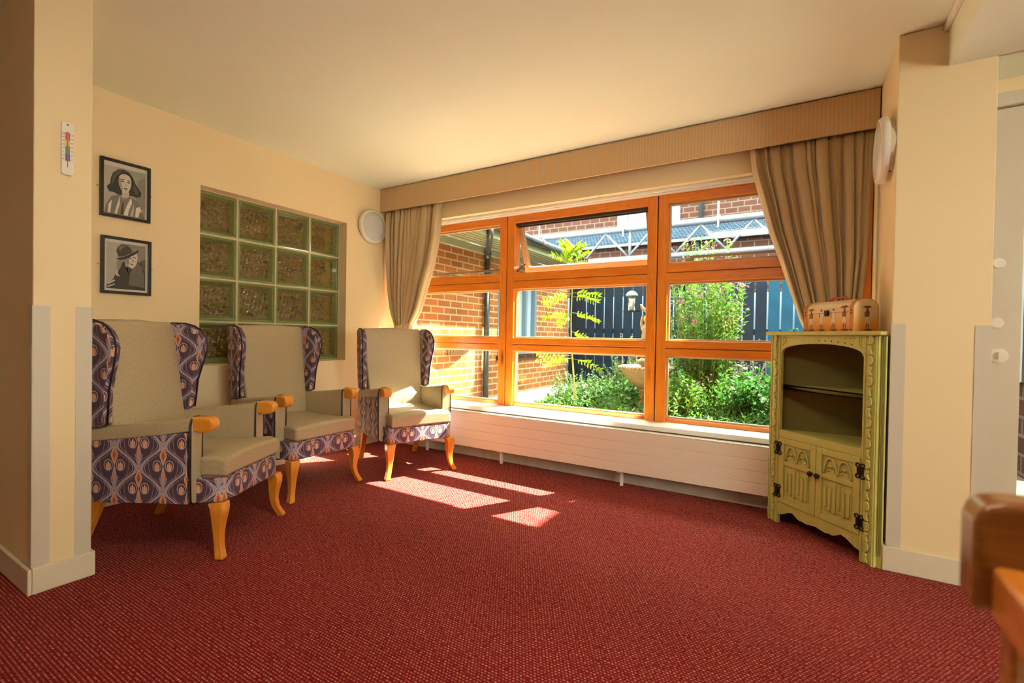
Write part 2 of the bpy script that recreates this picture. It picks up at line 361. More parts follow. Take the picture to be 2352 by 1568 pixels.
# ---------------------------------------------------------------- mesh helpers
def boxuv(me):
    if not me.uv_layers: me.uv_layers.new(name='UVMap')
    uv = me.uv_layers[0].data
    for p in me.polygons:
        n = p.normal; ax = max(range(3), key=lambda i: abs(n[i]))
        for li in p.loop_indices:
            c = me.vertices[me.loops[li].vertex_index].co
            uv[li].uv = ((c.y, c.z), (c.x, c.z), (c.x, c.y))[ax]
class MB:
    def __init__(s): s.bm = bmesh.new(); s.mi = 0
    def _set(s, faces):
        for f in faces: f.material_index = s.mi
    def box(s, x0, x1, y0, y1, z0, z1, mat=None):
        vs = [s.bm.verts.new((x, y, z)) for x in (x0, x1) for y in (y0, y1) for z in (z0, z1)]
        if mat is not None:
            for v in vs: v.co = mat @ v.co
        fs = [s.bm.faces.new([vs[i] for i in q]) for q in ((0, 1, 3, 2), (4, 6, 7, 5), (0, 4, 5, 1), (2, 3, 7, 6), (0, 2, 6, 4), (1, 5, 7, 3))]
        s._set(fs); return s
    def prism(s, pts, a0, a1, axis='y', mat=None):
        def mk(p, a):
            v = {'y': (p[0], a, p[1]), 'x': (a, p[0], p[1]), 'z': (p[0], p[1], a)}[axis]; v = Vector(v)
            return mat @ v if mat is not None else v
        A = [s.bm.verts.new(mk(p, a0)) for p in pts]; B = [s.bm.verts.new(mk(p, a1)) for p in pts]
        fs = [s.bm.faces.new(A), s.bm.faces.new(B[::-1])]
        n = len(pts)
        for i in range(n): fs.append(s.bm.faces.new((A[i], B[i], B[(i+1) % n], A[(i+1) % n])))
        s._set(fs); return s
    def tube(s, pts, r, seg=8, cap=True):
        pts = [Vector(p) for p in pts]; rings = []
        rr = r if isinstance(r, (list, tuple)) else [r]*len(pts)
        prev = None
        for i, p in enumerate(pts):
            t = (pts[min(i+1, len(pts)-1)]-pts[max(i-1, 0)])
            if t.length < 1e-9: t = Vector((0, 0, 1))
            t.normalize()
            if prev is None:
                a = Vector((0, 0, 1)) if abs(t.z) < 0.9 else Vector((1, 0, 0)); u = t.cross(a).normalized()
            else:
                u = (prev-t*prev.dot(t))
                u = u.normalized() if u.length > 1e-6 else t.orthogonal().normalized()
            prev = u; w = t.cross(u)
            rings.append([s.bm.verts.new(p+(u*math.cos(2*math.pi*k/seg)+w*math.sin(2*math.pi*k/seg))*rr[i]) for k in range(seg)])
        fs = []
        for a, b in zip(rings, rings[1:]):
            for k in range(seg): fs.append(s.bm.faces.new((a[k], a[(k+1) % seg], b[(k+1) % seg], b[k])))
        if cap: fs += [s.bm.faces.new(rings[0][::-1]), s.bm.faces.new(rings[-1])]
        s._set(fs); return s
    def lathe(s, prof, seg=32, center=(0, 0, 0), axis='z'):
        rings = []
        for r, h in prof:
            ring = []
            for k in range(seg):
                a = 2*math.pi*k/seg; c, d = r*math.cos(a), r*math.sin(a)
                v = {'z': (c, d, h), 'x': (h, c, d), 'y': (c, h, d)}[axis]
                ring.append(s.bm.verts.new(Vector(v)+Vector(center)))
            rings.append(ring)
        fs = []
        for a, b in zip(rings, rings[1:]):
            for k in range(seg): fs.append(s.bm.faces.new((a[k], a[(k+1) % seg], b[(k+1) % seg], b[k])))
        fs += [s.bm.faces.new(rings[0][::-1]), s.bm.faces.new(rings[-1])]
        s._set(fs); return s
    def loft(s, sections, cap=True):
        rings = [[s.bm.verts.new(Vector(p)) for p in sec] for sec in sections]; n = len(rings[0]); fs = []
        for a, b in zip(rings, rings[1:]):
            for k in range(n): fs.append(s.bm.faces.new((a[k], a[(k+1) % n], b[(k+1) % n], b[k])))
        if cap: fs += [s.bm.faces.new(rings[0][::-1]), s.bm.faces.new(rings[-1])]
        s._set(fs); return s
    def grid(s, fn, nu, nv):
        g = [[s.bm.verts.new(fn(i/nu, j/nv)) for i in range(nu+1)] for j in range(nv+1)]
        fs = [s.bm.faces.new((g[j][i], g[j][i+1], g[j+1][i+1], g[j+1][i])) for j in range(nv) for i in range(nu)]
        s._set(fs); return s
    def ball(s, c, r, seg=12, rings=8):
        c = Vector(c); r = Vector(r) if not isinstance(r, (int, float)) else Vector((r, r, r))
        m = Matrix.Translation(c) @ Matrix.Diagonal((*r, 1))
        res = bmesh.ops.create_uvsphere(s.bm, u_segments=seg, v_segments=rings, radius=1, matrix=m)
        s._set({f for v in res['verts'] for f in v.link_faces}); return s
    def build(s, name, mats, parent=None, loc=None, rotz=0, bevel=0, seg=2, smooth=False, subs=0, uv=True):
        bmesh.ops.recalc_face_normals(s.bm, faces=s.bm.faces)
        me = bpy.data.meshes.new(name); s.bm.to_mesh(me); s.bm.free()
        for m in (mats if isinstance(mats, (list, tuple)) else [mats]): me.materials.append(M[m] if isinstance(m, str) else m)
        if uv: boxuv(me)
        o = bpy.data.objects.new(name, me); SC.collection.objects.link(o)
        if parent: o.parent = parent
        if loc is not None: o.location = loc
        o.rotation_euler.z = rotz
        if smooth:
            for p in me.polygons: p.use_smooth = True
        if bevel:
            b = o.modifiers.new('bevel', 'BEVEL'); b.width = bevel; b.segments = seg; b.limit_method = 'ANGLE'; b.angle_limit = R(35)
            for p in me.polygons: p.use_smooth = True
            b.harden_normals = True
        if subs:
            q = o.modifiers.new('sub', 'SUBSURF'); q.levels = subs; q.render_levels = subs
        return o
def tag(o, label=None, cat=None, group=None, kind=None):
    if label: o['label'] = label
    if cat: o['category'] = cat
    if group: o['group'] = group
    if kind: o['kind'] = kind
    return o
def thing(name, label, cat, loc=(0, 0, 0), rotz=0, group=None):
    o = bpy.data.objects.new(name, None); SC.collection.objects.link(o); o.location = loc; o.rotation_euler = (0, 0, rotz)
    o.empty_display_size = 0.1
    return tag(o, label, cat, group)
def struct(o, label=None): o['kind'] = 'structure'; return tag(o, label) if label else o
def copy_tree(o, kids, parent=None):
    c = o.copy(); SC.collection.objects.link(c); c.parent = parent
    for ch in kids.get(o, []): copy_tree(ch, kids, c)
    return c
def kidmap():
    k = {}
    for o in bpy.data.objects:
        if o.parent: k.setdefault(o.parent, []).append(o)
    return k
def interp(tab, t):
    if t <= tab[0][0]: return tab[0][1]
    for (a, va), (b, vb) in zip(tab, tab[1:]):
        if t <= b: return va+(vb-va)*(t-a)/(b-a)
    return tab[-1][1]

# ---------------------------------------------------------------- room shell
CZ = 2.40
m = MB(); m.box(-1.4, 6.6, -4.1, 3.30, -0.05, 0.0); struct(m.build('floor', 'carpet'), 'red carpet with small tan woven flecks')
m = MB(); m.box(-1.4, 6.6, -4.1, 3.52, CZ, CZ+0.1); struct(m.build('ceiling', 'ceil'), 'cream painted ceiling')
m = MB(); m.box(3.952, 6.6, -4.1, 2.71, 2.217, CZ-0.001); m.box(4.11, 6.6, 2.70, 2.95, 2.217, CZ-0.001)
struct(m.build('ceiling_lowered', 'ceil', bevel=0.002), 'lowered ceiling bulkhead at the right')
m = MB(); m.box(3.936, 3.951, -4.1, 2.698, 2.367, CZ-0.001); struct(m.build('trim_1', 'white', bevel=0.002), 'white cable trunking along the ceiling bulkhead')
# left wall with the glass block opening
oy0, oy1, oz0, oz1 = 1.613, 2.806, 0.792, 2.001
m = MB(); m.box(-0.25, 0, 0.60, oy0, 0, CZ); m.box(-0.25, 0, oy1, 3.52, 0, CZ); m.box(-0.25, 0, oy0, oy1, 0, oz0); m.box(-0.25, 0, oy0, oy1, oz1, CZ)
struct(m.build('wall_left', 'wall'), 'cream side wall with the glass block opening')
m = MB(); m.box(-0.35, 0.91, 0.595, 0.771, 0, CZ); struct(m.build('wall_nib', 'wall', bevel=0.004), 'cream wall pier at the left edge')
m = MB(); m.box(-1.5, -1.4, -4.1, 0.7, 0, CZ); struct(m.build('wall_far_left', 'wall'))
m = MB(); m.box(-1.5, -0.3, 0.595, 0.771, 0, CZ); struct(m.build('wall_left_return', 'wall'))
m = MB(); m.box(-1.5, 6.7, -4.2, -4.1, 0, CZ); struct(m.build('wall_back', 'wall'))
m = MB(); m.box(3.785, 4.11, 2.70, 3.52, 0, CZ-0.002); struct(m.build('wall_right', 'wall', bevel=0.004), 'cream wall pier between window and door')
# window wall: panel under the window, head above, outer leaf
m = MB(); m.box(0, 3.785, 3.28, 3.50, 0, 0.40); m.box(0, 3.785, 3.28, 3.385, 2.068, CZ); m.box(0, 3.785, 3.385, 3.50, 2.04, CZ)
struct(m.build('wall_front', 'wall'), 'cream wall around the long window')
m = MB(); m.box(0, 3.785, 3.335, 3.384, 2.047, 2.067); m.box(0, 3.785, 3.355, 3.384, 2.040, 2.046); struct(m.build('trim_2', 'white', bevel=0.002), 'white bead above the window frame')
m = MB(); m.box(0.0, 3.785, 3.265, 3.28, 0, 0.10); struct(m.build('baseboard_front', 'dirty', bevel=0.002), 'scuffed skirting under the radiator')
m = MB(); m.box(0, 0.015, 0.772, 3.26, 0, 0.10); struct(m.build('baseboard_left', 'trim', bevel=0.003), 'cream skirting along the side wall')
m = MB(); m.box(-0.35, 0.925, 0.58, 0.594, 0, 0.10); m.box(0.911, 0.925, 0.594, 0.785, 0, 0.10); m.box(0.016, 0.911, 0.772, 0.785, 0, 0.10)
struct(m.build('baseboard_nib', 'trim', bevel=0.004), 'cream skirting wrapping the left pier')
m = MB(); m.box(3.770, 4.125, 2.685, 2.699, 0, 0.11); m.box(3.770, 3.784, 2.700, 3.26, 0, 0.11); m.box(4.111, 4.125, 2.700, 2.93, 0, 0.11)
struct(m.build('baseboard_right', 'trim', bevel=0.004), 'cream skirting round the right pier')
# corner guards
def guard(n, x, y, sx, sy, z0, z1, lab, wx=0.05, wy=0.05):
    m = MB(); t = 0.0025
    xa, xb = sorted((x+sx*t, x-sx*wx)); ya, yb = sorted((y+sy*t, y+sy*0.0002)); m.box(xa, xb, ya, yb, z0, z1)
    xa, xb = sorted((x+sx*t, x+sx*0.0002)); ya, yb = sorted((y+sy*0.0002, y-sy*wy)); m.box(xa, xb, ya, yb, z0, z1)
    struct(m.build(n, 'guard', bevel=0.0008), lab)
guard('trim_3', 0.91, 0.595, 1, -1, 0.101, 1.116, 'grey corner guard on the near corner of the left pier', 0.045, 0.05)
guard('trim_4', 0.91, 0.771, 1, 1, 0.101, 1.118, 'grey corner guard on the far corner of the left pier')
guard('trim_5', 3.785, 2.70, -1, -1, 0.111, 1.112, 'grey corner guard on the window side of the right pier')
guard('trim_6', 4.11, 2.70, 1, -1, 0.111, 1.105, 'grey corner guard on the door side of the right pier')
# door wall at the right, recessed behind the pier
DY = 2.95
m = MB(); m.box(4.11, 6.6, DY+0.001, 3.10, 2.155, CZ); m.box(5.20, 6.6, DY+0.001, 3.10, 0, 2.155); struct(m.build('wall_door_side', 'wall'))
d = bpy.data.objects.new('door_1', None); SC.collection.objects.link(d); struct(d, 'grey glazed garden door behind the right pier')
m = MB(); m.box(4.112, 5.20, DY-0.02, DY+0.05, 2.09, 2.15); m.box(4.112, 4.135, DY-0.005, DY+0.05, 0, 2.09); m.box(5.14, 5.20, DY-0.02, DY+0.05, 0, 2.09); m.build('door_frame', 'guard', d, bevel=0.004)
m = MB(); m.box(4.137, 4.27, DY, DY+0.045, 0.01, 2.085); m.box(5.01, 5.137, DY, DY+0.045, 0.01, 2.085); m.box(4.27, 5.01, DY, DY+0.045, 0.01, 0.22); m.box(4.27, 5.01, DY, DY+0.045, 1.96, 2.085)
leaf = m.build('door_leaf', 'guard', d, bevel=0.003)
m = MB(); m.box(4.27, 5.01, DY+0.018, DY+0.024, 0.22, 1.96); m.build('pane', 'glass', d)
for z in (1.39, 1.122):
    m = MB(); m.lathe([(0.024, 0), (0.024, -0.004), (0.019, -0.010), (0.0, -0.0101)], 24, (4.19, DY, z), 'y'); m.build('screw_cover', 'plastic', leaf, smooth=False)
m = MB(); m.lathe([(0.034, 0), (0.034, -0.006), (0.028, -0.010), (0.0, -0.0101)], 28, (4.197, DY, 0.975), 'y'); m.box(4.193, 4.203, DY-0.024, DY-0.008, 0.96, 0.992); m.build('lock', 'plastic', leaf)
# far right wall out of view; its window is added to carry fill light
m = MB(); m.box(6.6, 6.7, -4.2, -0.2, 0, CZ); m.box(6.6, 6.7, 1.0, 3.1, 0, CZ); m.box(6.6, 6.7, -0.2, 1.0, 0, 0.9); m.box(6.6, 6.7, -0.2, 1.0, 2.1, CZ); struct(m.build('wall_far_right', 'wall'))
w3 = bpy.data.objects.new('added_window', None); SC.collection.objects.link(w3); struct(w3)
m = MB(); m.box(6.62, 6.68, -0.2, -0.14, 0.9, 2.1); m.box(6.62, 6.68, 0.94, 1.0, 0.9, 2.1); m.box(6.62, 6.68, -0.14, 0.94, 0.9, 0.96); m.box(6.62, 6.68, -0.14, 0.94, 2.04, 2.1)
m.build('window_frame', 'pineZ', w3)
m = MB(); m.box(6.645, 6.651, -0.14, 0.94, 0.96, 2.04); m.build('pane', 'glass', w3)
for xq, y, wh in ((3.0, 0.55, 'nearer'), (2.6, -2.6, 'farther')):  # added ceiling fittings, out of view, housing the fill lights
    t = thing('added_ceiling_fill', 'added white ceiling fill light, out of view, the %s of two' % wh, 'light', (xq, y, CZ), 0, 'added ceiling fill lights')
    m = MB(); m.box(-0.6, 0.6, -0.18, 0.18, -0.05, 0.0); m.build('housing', 'white', t, bevel=0.004)
    m = MB(); m.box(-0.57, 0.57, -0.16, 0.16, -0.058, -0.0505); m.build('diffuser', 'glow', t)

# ---------------------------------------------------------------- window_1: three bays, each split in three lights
w1 = bpy.data.objects.new('window_1', None); SC.collection.objects.link(w1); struct(w1, 'long orange pine window of nine panes')
FY0, FY1 = 3.40, 3.495
xs = [0.04, 1.30, 2.56, 3.785]
Zb, Zt = 0.437, 2.040
rails = [(0.905, 1.013), (1.422, 1.556)]
for b in range(3):
    xa, xb = xs[b]+0.004, xs[b+1]-0.004; st = 0.068
    for q0 in (xa, xb-st):
        m = MB(); m.box(q0, q0+st, FY0, FY1, Zb, Zt); m.build('stile', 'pineZ', w1, bevel=0.003)
    m = MB(); m.box(xa+st, xb-st, FY0+0.001, FY1, Zt-0.062, Zt); m.box(xa+st, xb-st, FY0+0.02, FY1, Zb, Zb+0.028)
    m.build('head_and_sill_rail', 'pineX', w1, bevel=0.003)
    for (z0, z1) in rails:
        zm = (z0+z1)/2
        m = MB(); m.box(xa+st-0.012, xb-st+0.012, FY0-0.002, FY1, zm+0.003, z1); m.box(xa+st-0.012, xb-st+0.012, FY0-0.002, FY1, z0, zm-0.003); m.box(xa+st, xb-st, FY0+0.012, FY1-0.01, zm-0.004, zm+0.004)
        m.build('transom', 'pineX', w1, bevel=0.003)
    for k, (z0, z1) in enumerate(((Zb+0.028, rails[0][0]), (rails[0][1], rails[1][0]), (rails[1][1], Zt-0.062))):
        gx0, gx1 = xa+st, xb-st
        if b == 1 and k == 2:
            # top-hung sash, pushed open: hinge at the head, bottom swung out
            hy, hz, ang, L = 3.47, z1+0.005, R(22), z1-z0+0.01
            T = Matrix.Translation((0, hy, hz)) @ Matrix.Rotation(ang, 4, 'X')
            m = MB(); t = 0.035
            m.box(gx0-0.005, gx0+0.035, -0.02, 0.025, -L, 0, T); m.box(gx1-0.035, gx1+0.005, -0.02, 0.025, -L, 0, T)
            m.box(gx0+0.035, gx1-0.035, -0.02, 0.025, -0.03, 0, T); m.box(gx0+0.035, gx1-0.035, -0.02, 0.025, -L, -L+0.055, T)
            sash = m.build('open_sash', 'sash', w1, bevel=0.002); tag(sash, 'top-hung pane swung open')
            m = MB(); m.box(gx0+0.035, gx1-0.035, 0.0, 0.005, -L+0.055, -0.03, T); m.build('pane', 'glass', sash)
            m = MB(); m.tube([(gx0+0.012, 3.44, z0+0.02), (gx0+0.012, 3.44+0.13, z0+0.10)], 0.006); m.build('stay', 'iron', w1)
            m = MB(); m.box(gx0, gx1, 3.425, 3.445, z1-0.022, z1); m.box(gx0, gx1, 3.450, 3.465, z1-0.030, z1); m.build('seal', 'lip', w1)
            continue
        bw = 0.012
        m = MB(); m.box(gx0, gx0+bw, 3.435, 3.455, z0, z1); m.box(gx1-bw, gx1, 3.435, 3.455, z0, z1); m.box(gx0+bw, gx1-bw, 3.435, 3.455, z0, z0+bw); m.box(gx0+bw, gx1-bw, 3.435, 3.455, z1-bw, z1)
        m.build('glazing_bead', 'beading', w1, bevel=0.002)
        m = MB(); m.box(gx0, gx1, 3.442, 3.447, z0, z1); m.build('pane', 'glass', w1)
        if k == 2:
            # slim bar across the bottom of the top lights
            m = MB(); xA, xB = (gx0+0.02, gx1-0.02) if b == 0 else (gx0+0.14, gx1-0.02)
            m.box(xA, xB, 3.452, 3.466, z0+0.035, z0+0.052)
            e = xB if b == 0 else xA; m.box(e-0.025, e+0.025, 3.45, 3.475, z0+0.014, z0+0.036); m.build('slim_bar', 'sash', w1, bevel=0.002)
m = MB()
for x in (1.30, 2.56): m.box(x-0.004, x+0.004, FY0+0.012, FY1, Zb, Zt)
m.build('joint_strip', 'lip', w1)
m = MB(); m.box(0.0, 0.04, 3.39, 3.50, Zb, 2.04); m.build('packer', 'pineZ', w1)
m = MB(); m.box(0.0, 3.785, 3.212, 3.42, 0.402, 0.4365); m.build('window_sill', 'white', w1, bevel=0.006, seg=3)

# ---------------------------------------------------------------- window_2: glass blocks
w2 = bpy.data.objects.new('window_2', None); SC.collection.objects.link(w2); struct(w2, 'green glass block panel in the side wall')
bx = -0.10; nc = 4; cw = (oy1-oy0)/4; ch = (oz1-oz0)/4
m = MB()
for i in range(nc+1):
    y = oy0+i*cw; m.box(bx-0.07, bx+0.002, max(oy0, y-0.005), min(oy1, y+0.005), oz0, oz1)
for j in range(5):
    z = oz0+j*ch; m.box(bx-0.07, bx+0.0015, oy0, oy1, max(oz0, z-0.005), min(oz1, z+0.005))
m.build('mortar_joint', 'beading', w2)
def gblock(y0, z0, w, h):
    root = MB()
    def ring(ins, x): return [(x, y0+ins, z0+ins), (x, y0+w-ins, z0+ins), (x, y0+w-ins, z0+h-ins), (x, y0+ins, z0+h-ins)]
    root.mi = 1; root.loft([ring(0.0, bx), ring(0.006, bx+0.004)], False)
    root.mi = 0; root.loft([ring(0.006, bx+0.004), ring(0.014, bx+0.001)], False)
    root.mi = 1; root.loft([ring(0.014, bx+0.001), ring(0.018, bx-0.004)], False)
    root.mi = 0; root.loft([ring(0.018, bx-0.004), ring(0.040, bx-0.030)], False)
    root.mi = 0; root.box(bx-0.072, bx-0.070, y0, y0+w, z0, z0+h)
    o = root.build('glass_block', ['gbrim', 'gbrim2'], w2, bevel=0.002)
    f = MB(); f.mi = 0
    def fn(u, v):
        e = min(u, 1-u, v, 1-v)
        wob = 0.0035*math.sin(31*u+7*v+y0*9)*math.sin(17*v-11*u+z0*5) if e > 0.01 else 0
        return (bx-0.030+wob, y0+0.040+(w-0.08)*u, z0+0.040+(h-0.08)*v)
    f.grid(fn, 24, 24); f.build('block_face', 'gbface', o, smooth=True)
for i in range(4):
    for j in range(4): gblock(oy0+i*cw+0.005, oz0+j*ch+0.005, cw-0.01, ch-0.01)
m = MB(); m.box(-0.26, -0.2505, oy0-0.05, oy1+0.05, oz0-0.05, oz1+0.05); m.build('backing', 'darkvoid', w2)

# ---------------------------------------------------------------- radiator, pelmet, curtains
rd = thing('radiator', 'long low cream convector radiator under the window', 'radiator', (0, 0, 0))
m = MB(); zz = [0.105, 0.176, 0.247, 0.318, 0.392]
for a, b in zip(zz, zz[1:]): m.box(0.52, 3.60, 3.150, 3.165, a+0.0018, b-0.0018)
m.box(0.521, 3.599, 3.154, 3.163, 0.106, 0.391)
m.build('front_panel', 'rad', rd, bevel=0.0015)
m = MB(); m.box(0.53, 3.59, 3.166, 3.25, 0.11, 0.37); m.build('core', 'dirty', rd)
m = MB()
m.box(0.52, 3.60, 3.150, 3.160, 0.3925, 0.398); m.box(0.52, 3.60, 3.175, 3.181, 0.3925, 0.398); m.box(0.52, 3.60, 3.197, 3.205, 0.3925, 0.398)
x = 0.522
while x < 3.6: m.box(x, x+0.006, 3.160, 3.197, 0.3925, 0.3972); x += 0.0125
m.build('top_grille', 'white', rd)
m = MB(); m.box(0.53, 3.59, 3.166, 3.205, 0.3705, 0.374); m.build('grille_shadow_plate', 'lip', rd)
for x in (0.62, 1.404, 2.396, 3.30):
    m = MB(); m.box(x-0.009, x+0.009, 3.19, 3.215, 0.0, 0.11); m.box(x-0.035, x+0.014, 3.185, 3.225, 0.088, 0.102); m.build('bracket', 'white', rd, bevel=0.0015)

pm = thing('pelmet', 'tan striped fabric pelmet box running above the window', 'pelmet', (0, 0, 0))
m = MB(); m.box(0.0, 3.778, 3.19, 3.205, 2.184, 2.392); m.box(3.764, 3.778, 3.205, 3.279, 2.184, 2.392); m.box(0.0, 0.014, 3.205, 3.279, 2.184, 2.392); m.build('fabric_face', 'pelmet', pm, bevel=0.004)
m = MB(); m.box(0.014, 3.764, 3.205, 3.279, 2.372, 2.392); m.build('top_board', 'trim', pm)
m = MB(); m.tube([(0.002, 3.1885, 2.391), (3.777, 3.1885, 2.391)], 0.003, 6); m.tube([(3.777, 3.1885, 2.391), (3.777, 3.1885, 2.186)], 0.003, 6); m.build('piping', 'curtain', pm)

def curtain(name, label, left, right, y0, nf, seed, ztop, zbot, ztie, tieshape):
    rnd = random.Random(seed); t = thing(name, label, 'curtain', (0, 0, 0))
    edges = [0]; 
    for i in range(nf): edges.append(edges[-1]+rnd.choice((0.4, 0.7, 1.0, 1.5, 2.0))*rnd.uniform(0.8, 1.2))
    edges = [e/edges[-1] for e in edges]; wd2 = [edges[k+1]-edges[k] for k in range(nf)]; amps = [0.55+0.75*min(1.0, wd2[k]*nf*0.6)+rnd.uniform(-0.1, 0.1) for k in range(nf)]; drift = [rnd.uniform(-0.25, 0.25) for _ in range(nf)]
    nu, nv = nf*14, 70
    uvs = []
    def fn(u, v):
        z = ztop+(zbot-ztop)*v
        i = max(k for k in range(nf) if edges[k] <= u+1e-9); f = (u-edges[i])/(edges[i+1]-edges[i])
        a = amps[i]*(1+drift[i]*math.sin(3*v+i))
        wave = math.sin(math.pi*f)**0.8*a
        pinch = 1-0.35*math.exp(-((v)/0.07)**2)
        w = interp(right, z)-interp(left, z)
        dep = min(0.062, (0.050+0.012*math.sin(5*v+i*1.7))*a)*pinch
        yy = y0-dep*(max(0.0, math.sin(math.pi*f))**0.6)+0.02*math.sin(2*v+i*2.1)*0.3
        uu = u+0.012*math.sin(4*v+i*1.3)*math.sin(math.pi*f)
        x = interp(left, z)+w*min(1, max(0, uu))
        # overhang of each fold to one side
        x += 0.010*math.sin(2*math.pi*f)*math.copysign(1, drift[i])*min(1, w/0.3)
        return (x, yy, z)
    m = MB(); m.grid(fn, nu, nv); o = m.build('drape', 'curtain', t, smooth=True, uv=True)
    uvd = o.data.uv_layers[0].data; W = 1.6
    idx = {}
    for j in range(nv+1):
        for i in range(nu+1): idx[j*(nu+1)+i] = (i/nu*W, j/nv*1.3)
    for l in o.data.loops: uvd[l.index].uv = idx[l.vertex_index]
    s = o.modifiers.new('solid', 'SOLIDIFY'); s.thickness = 0.003
    m = MB(); (xa, xb) = tieshape
    xc = (xa+xb)/2; rx = (xb-xa)/2+0.006; secs = []
    for z, k in ((ztie-0.05, 0.93), (ztie-0.048, 1.0), (ztie, 1.03), (ztie+0.03, 1.0), (ztie+0.032, 0.93)):
        secs.append([(xc+rx*k*math.cos(a), y0-0.022+0.040*k*math.sin(a), z+0.02*math.cos(a)*(-1 if name.endswith('x') else 1)) for a in [2*math.pi*q/28 for q in range(28)]])
    m.loft(secs); m.build('tieback', 'tieb', t, smooth=True)
    return t
Lr = [(0.45, 0.50), (0.8, 0.46), (1.05, 0.37), (1.12, 0.385), (1.25, 0.475), (1.47, 0.556), (1.66, 0.625), (1.9, 0.680), (2.05, 0.694), (2.19, 0.694)]
Ll = [(0.45, 0.04), (0.8, 0.10), (1.05, 0.185), (1.12, 0.165), (1.25, 0.10), (1.45, 0.055), (1.7, 0.030), (2.0, 0.018), (2.19, 0.012)]
curtain('curtain', 'left bronze silk curtain gathered beside the glass block wall', Ll, Lr, 3.265, 13, 5, 2.20, 0.46, 1.09, (0.18, 0.385))
Rl = [(0.45, 3.36), (0.9, 3.42), (1.08, 3.46), (1.15, 3.432), (1.30, 3.385), (1.50, 3.322), (1.68, 3.262), (1.9, 3.205), (2.05, 3.165), (2.19, 3.148)]
Rr = [(0.45, 3.75), (0.9, 3.72), (1.08, 3.70), (1.28, 3.722), (1.5, 3.742), (1.8, 3.752), (2.19, 3.762)]
curtain('curtain', 'right bronze silk curtain hanging behind the green cabinet', Rl, Rr, 3.265, 14, 11, 2.20, 0.46, 1.07, (3.46, 3.70))

# ---------------------------------------------------------------- wall lamps
def wall_lamp(label, loc, rotz):
    t = thing('wall_lamp', label, 'lamp', loc, rotz, 'round wall lights')
    m = MB(); m.lathe([(0.138, 0.0), (0.140, 0.018), (0.134, 0.019)], 48, axis='x'); m.build('base', 'beading', t)
    m = MB(); m.lathe([(0.134, 0.0195), (0.152, 0.020), (0.154, 0.030), (0.151, 0.045), (0.143, 0.054), (0.134, 0.055)], 56, axis='x'); m.build('rim', 'plastic', t, smooth=True, bevel=0.001)
    m = MB(); m.lathe([(0.1335, 0.0545), (0.1335, 0.0555), (0.09, 0.0585), (0.001, 0.060)], 48, axis='x'); m.build('lamp_diffuser', 'diffuser', t, smooth=True)
    m = MB(); m.ball((0.012, -0.105*0+0.139*math.cos(R(-60)), 0.139*math.sin(R(-60))), 0.004); m.build('screw', 'iron', t)
wall_lamp('round white wall light beside the left curtain', (0.0005, 3.07, 2.02), 0)
wall_lamp('round white wall light beside the right curtain, seen almost edge-on', (3.7845, 2.84, 1.94), math.pi)

# ---------------------------------------------------------------- pictures
def frame(label, y0, y1, z0, z1):
    t = thing('picture_frame', label, 'picture', (0, 0, 0), 0, 'framed portraits on the side wall')
    b = 0.016; m = MB()
    m.box(0.001, 0.022, y0, y0+b, z0, z1); m.box(0.001, 0.022, y1-b, y1, z0, z1); m.box(0.001, 0.022, y0+b, y1-b, z0, z0+b); m.box(0.001, 0.022, y0+b, y1-b, z1-b, z1)
    m.build('frame', 'frameblk', t, bevel=0.002)
    for y in (y0-0.006, y1+0.006):
        m = MB(); m.box(0.001, 0.006, y-0.006, y+0.006, (z0+z1)/2-0.004, (z0+z1)/2+0.004); m.build('hanger_plate', 'brass', t)
    return t
G = {}
def grey(v):
    k = round(v, 2)
    if k not in G: G[k] = plain('photo_grey_%d' % round(k*100), (k, k*0.95, k*0.80), 0.35, var=0.05, nscale=40)
    return G[k]
def layers(t, y0, y1, z0, z1, items):
    m = MB(); mats = []; 
    for n, (v, pts) in enumerate(items):
        if grey(v) not in mats: mats.append(grey(v))
        m.mi = mats.index(grey(v)); x = 0.008+0.00012*n
        P = [(y0+(y1-y0)*a, z0+(z1-z0)*c) for a, c in pts]
        m.prism(P, x, x+0.0001, 'x')
    return m.build('photo_print', mats, t)
def ell(cx, cy, rx, ry, n=28, a0=0, a1=360, rot=0):
    out = []
    for k in range(n):
        a = R(a0+(a1-a0)*k/(n if a1-a0 == 360 else n-1)); x, y = rx*math.cos(a), ry*math.sin(a)
        c, s = math.cos(R(rot)), math.sin(R(rot)); out.append((cx+x*c-y*s, cy+x*s+y*c))
    return out
def rect(a, b, c, d): return [(a, b), (c, b), (c, d), (a, d)]
p1 = frame('black framed portrait photo of a woman with dark wavy hair, hung above the other', 1.080, 1.324, 1.679, 2.014)
mt = MB(); mt.box(0.004, 0.0078, 1.096, 1.308, 1.695, 1.998); mt.build('mount', grey(0.62), p1)
yy0, yy1, zz0, zz1 = 1.101, 1.300, 1.697, 1.975
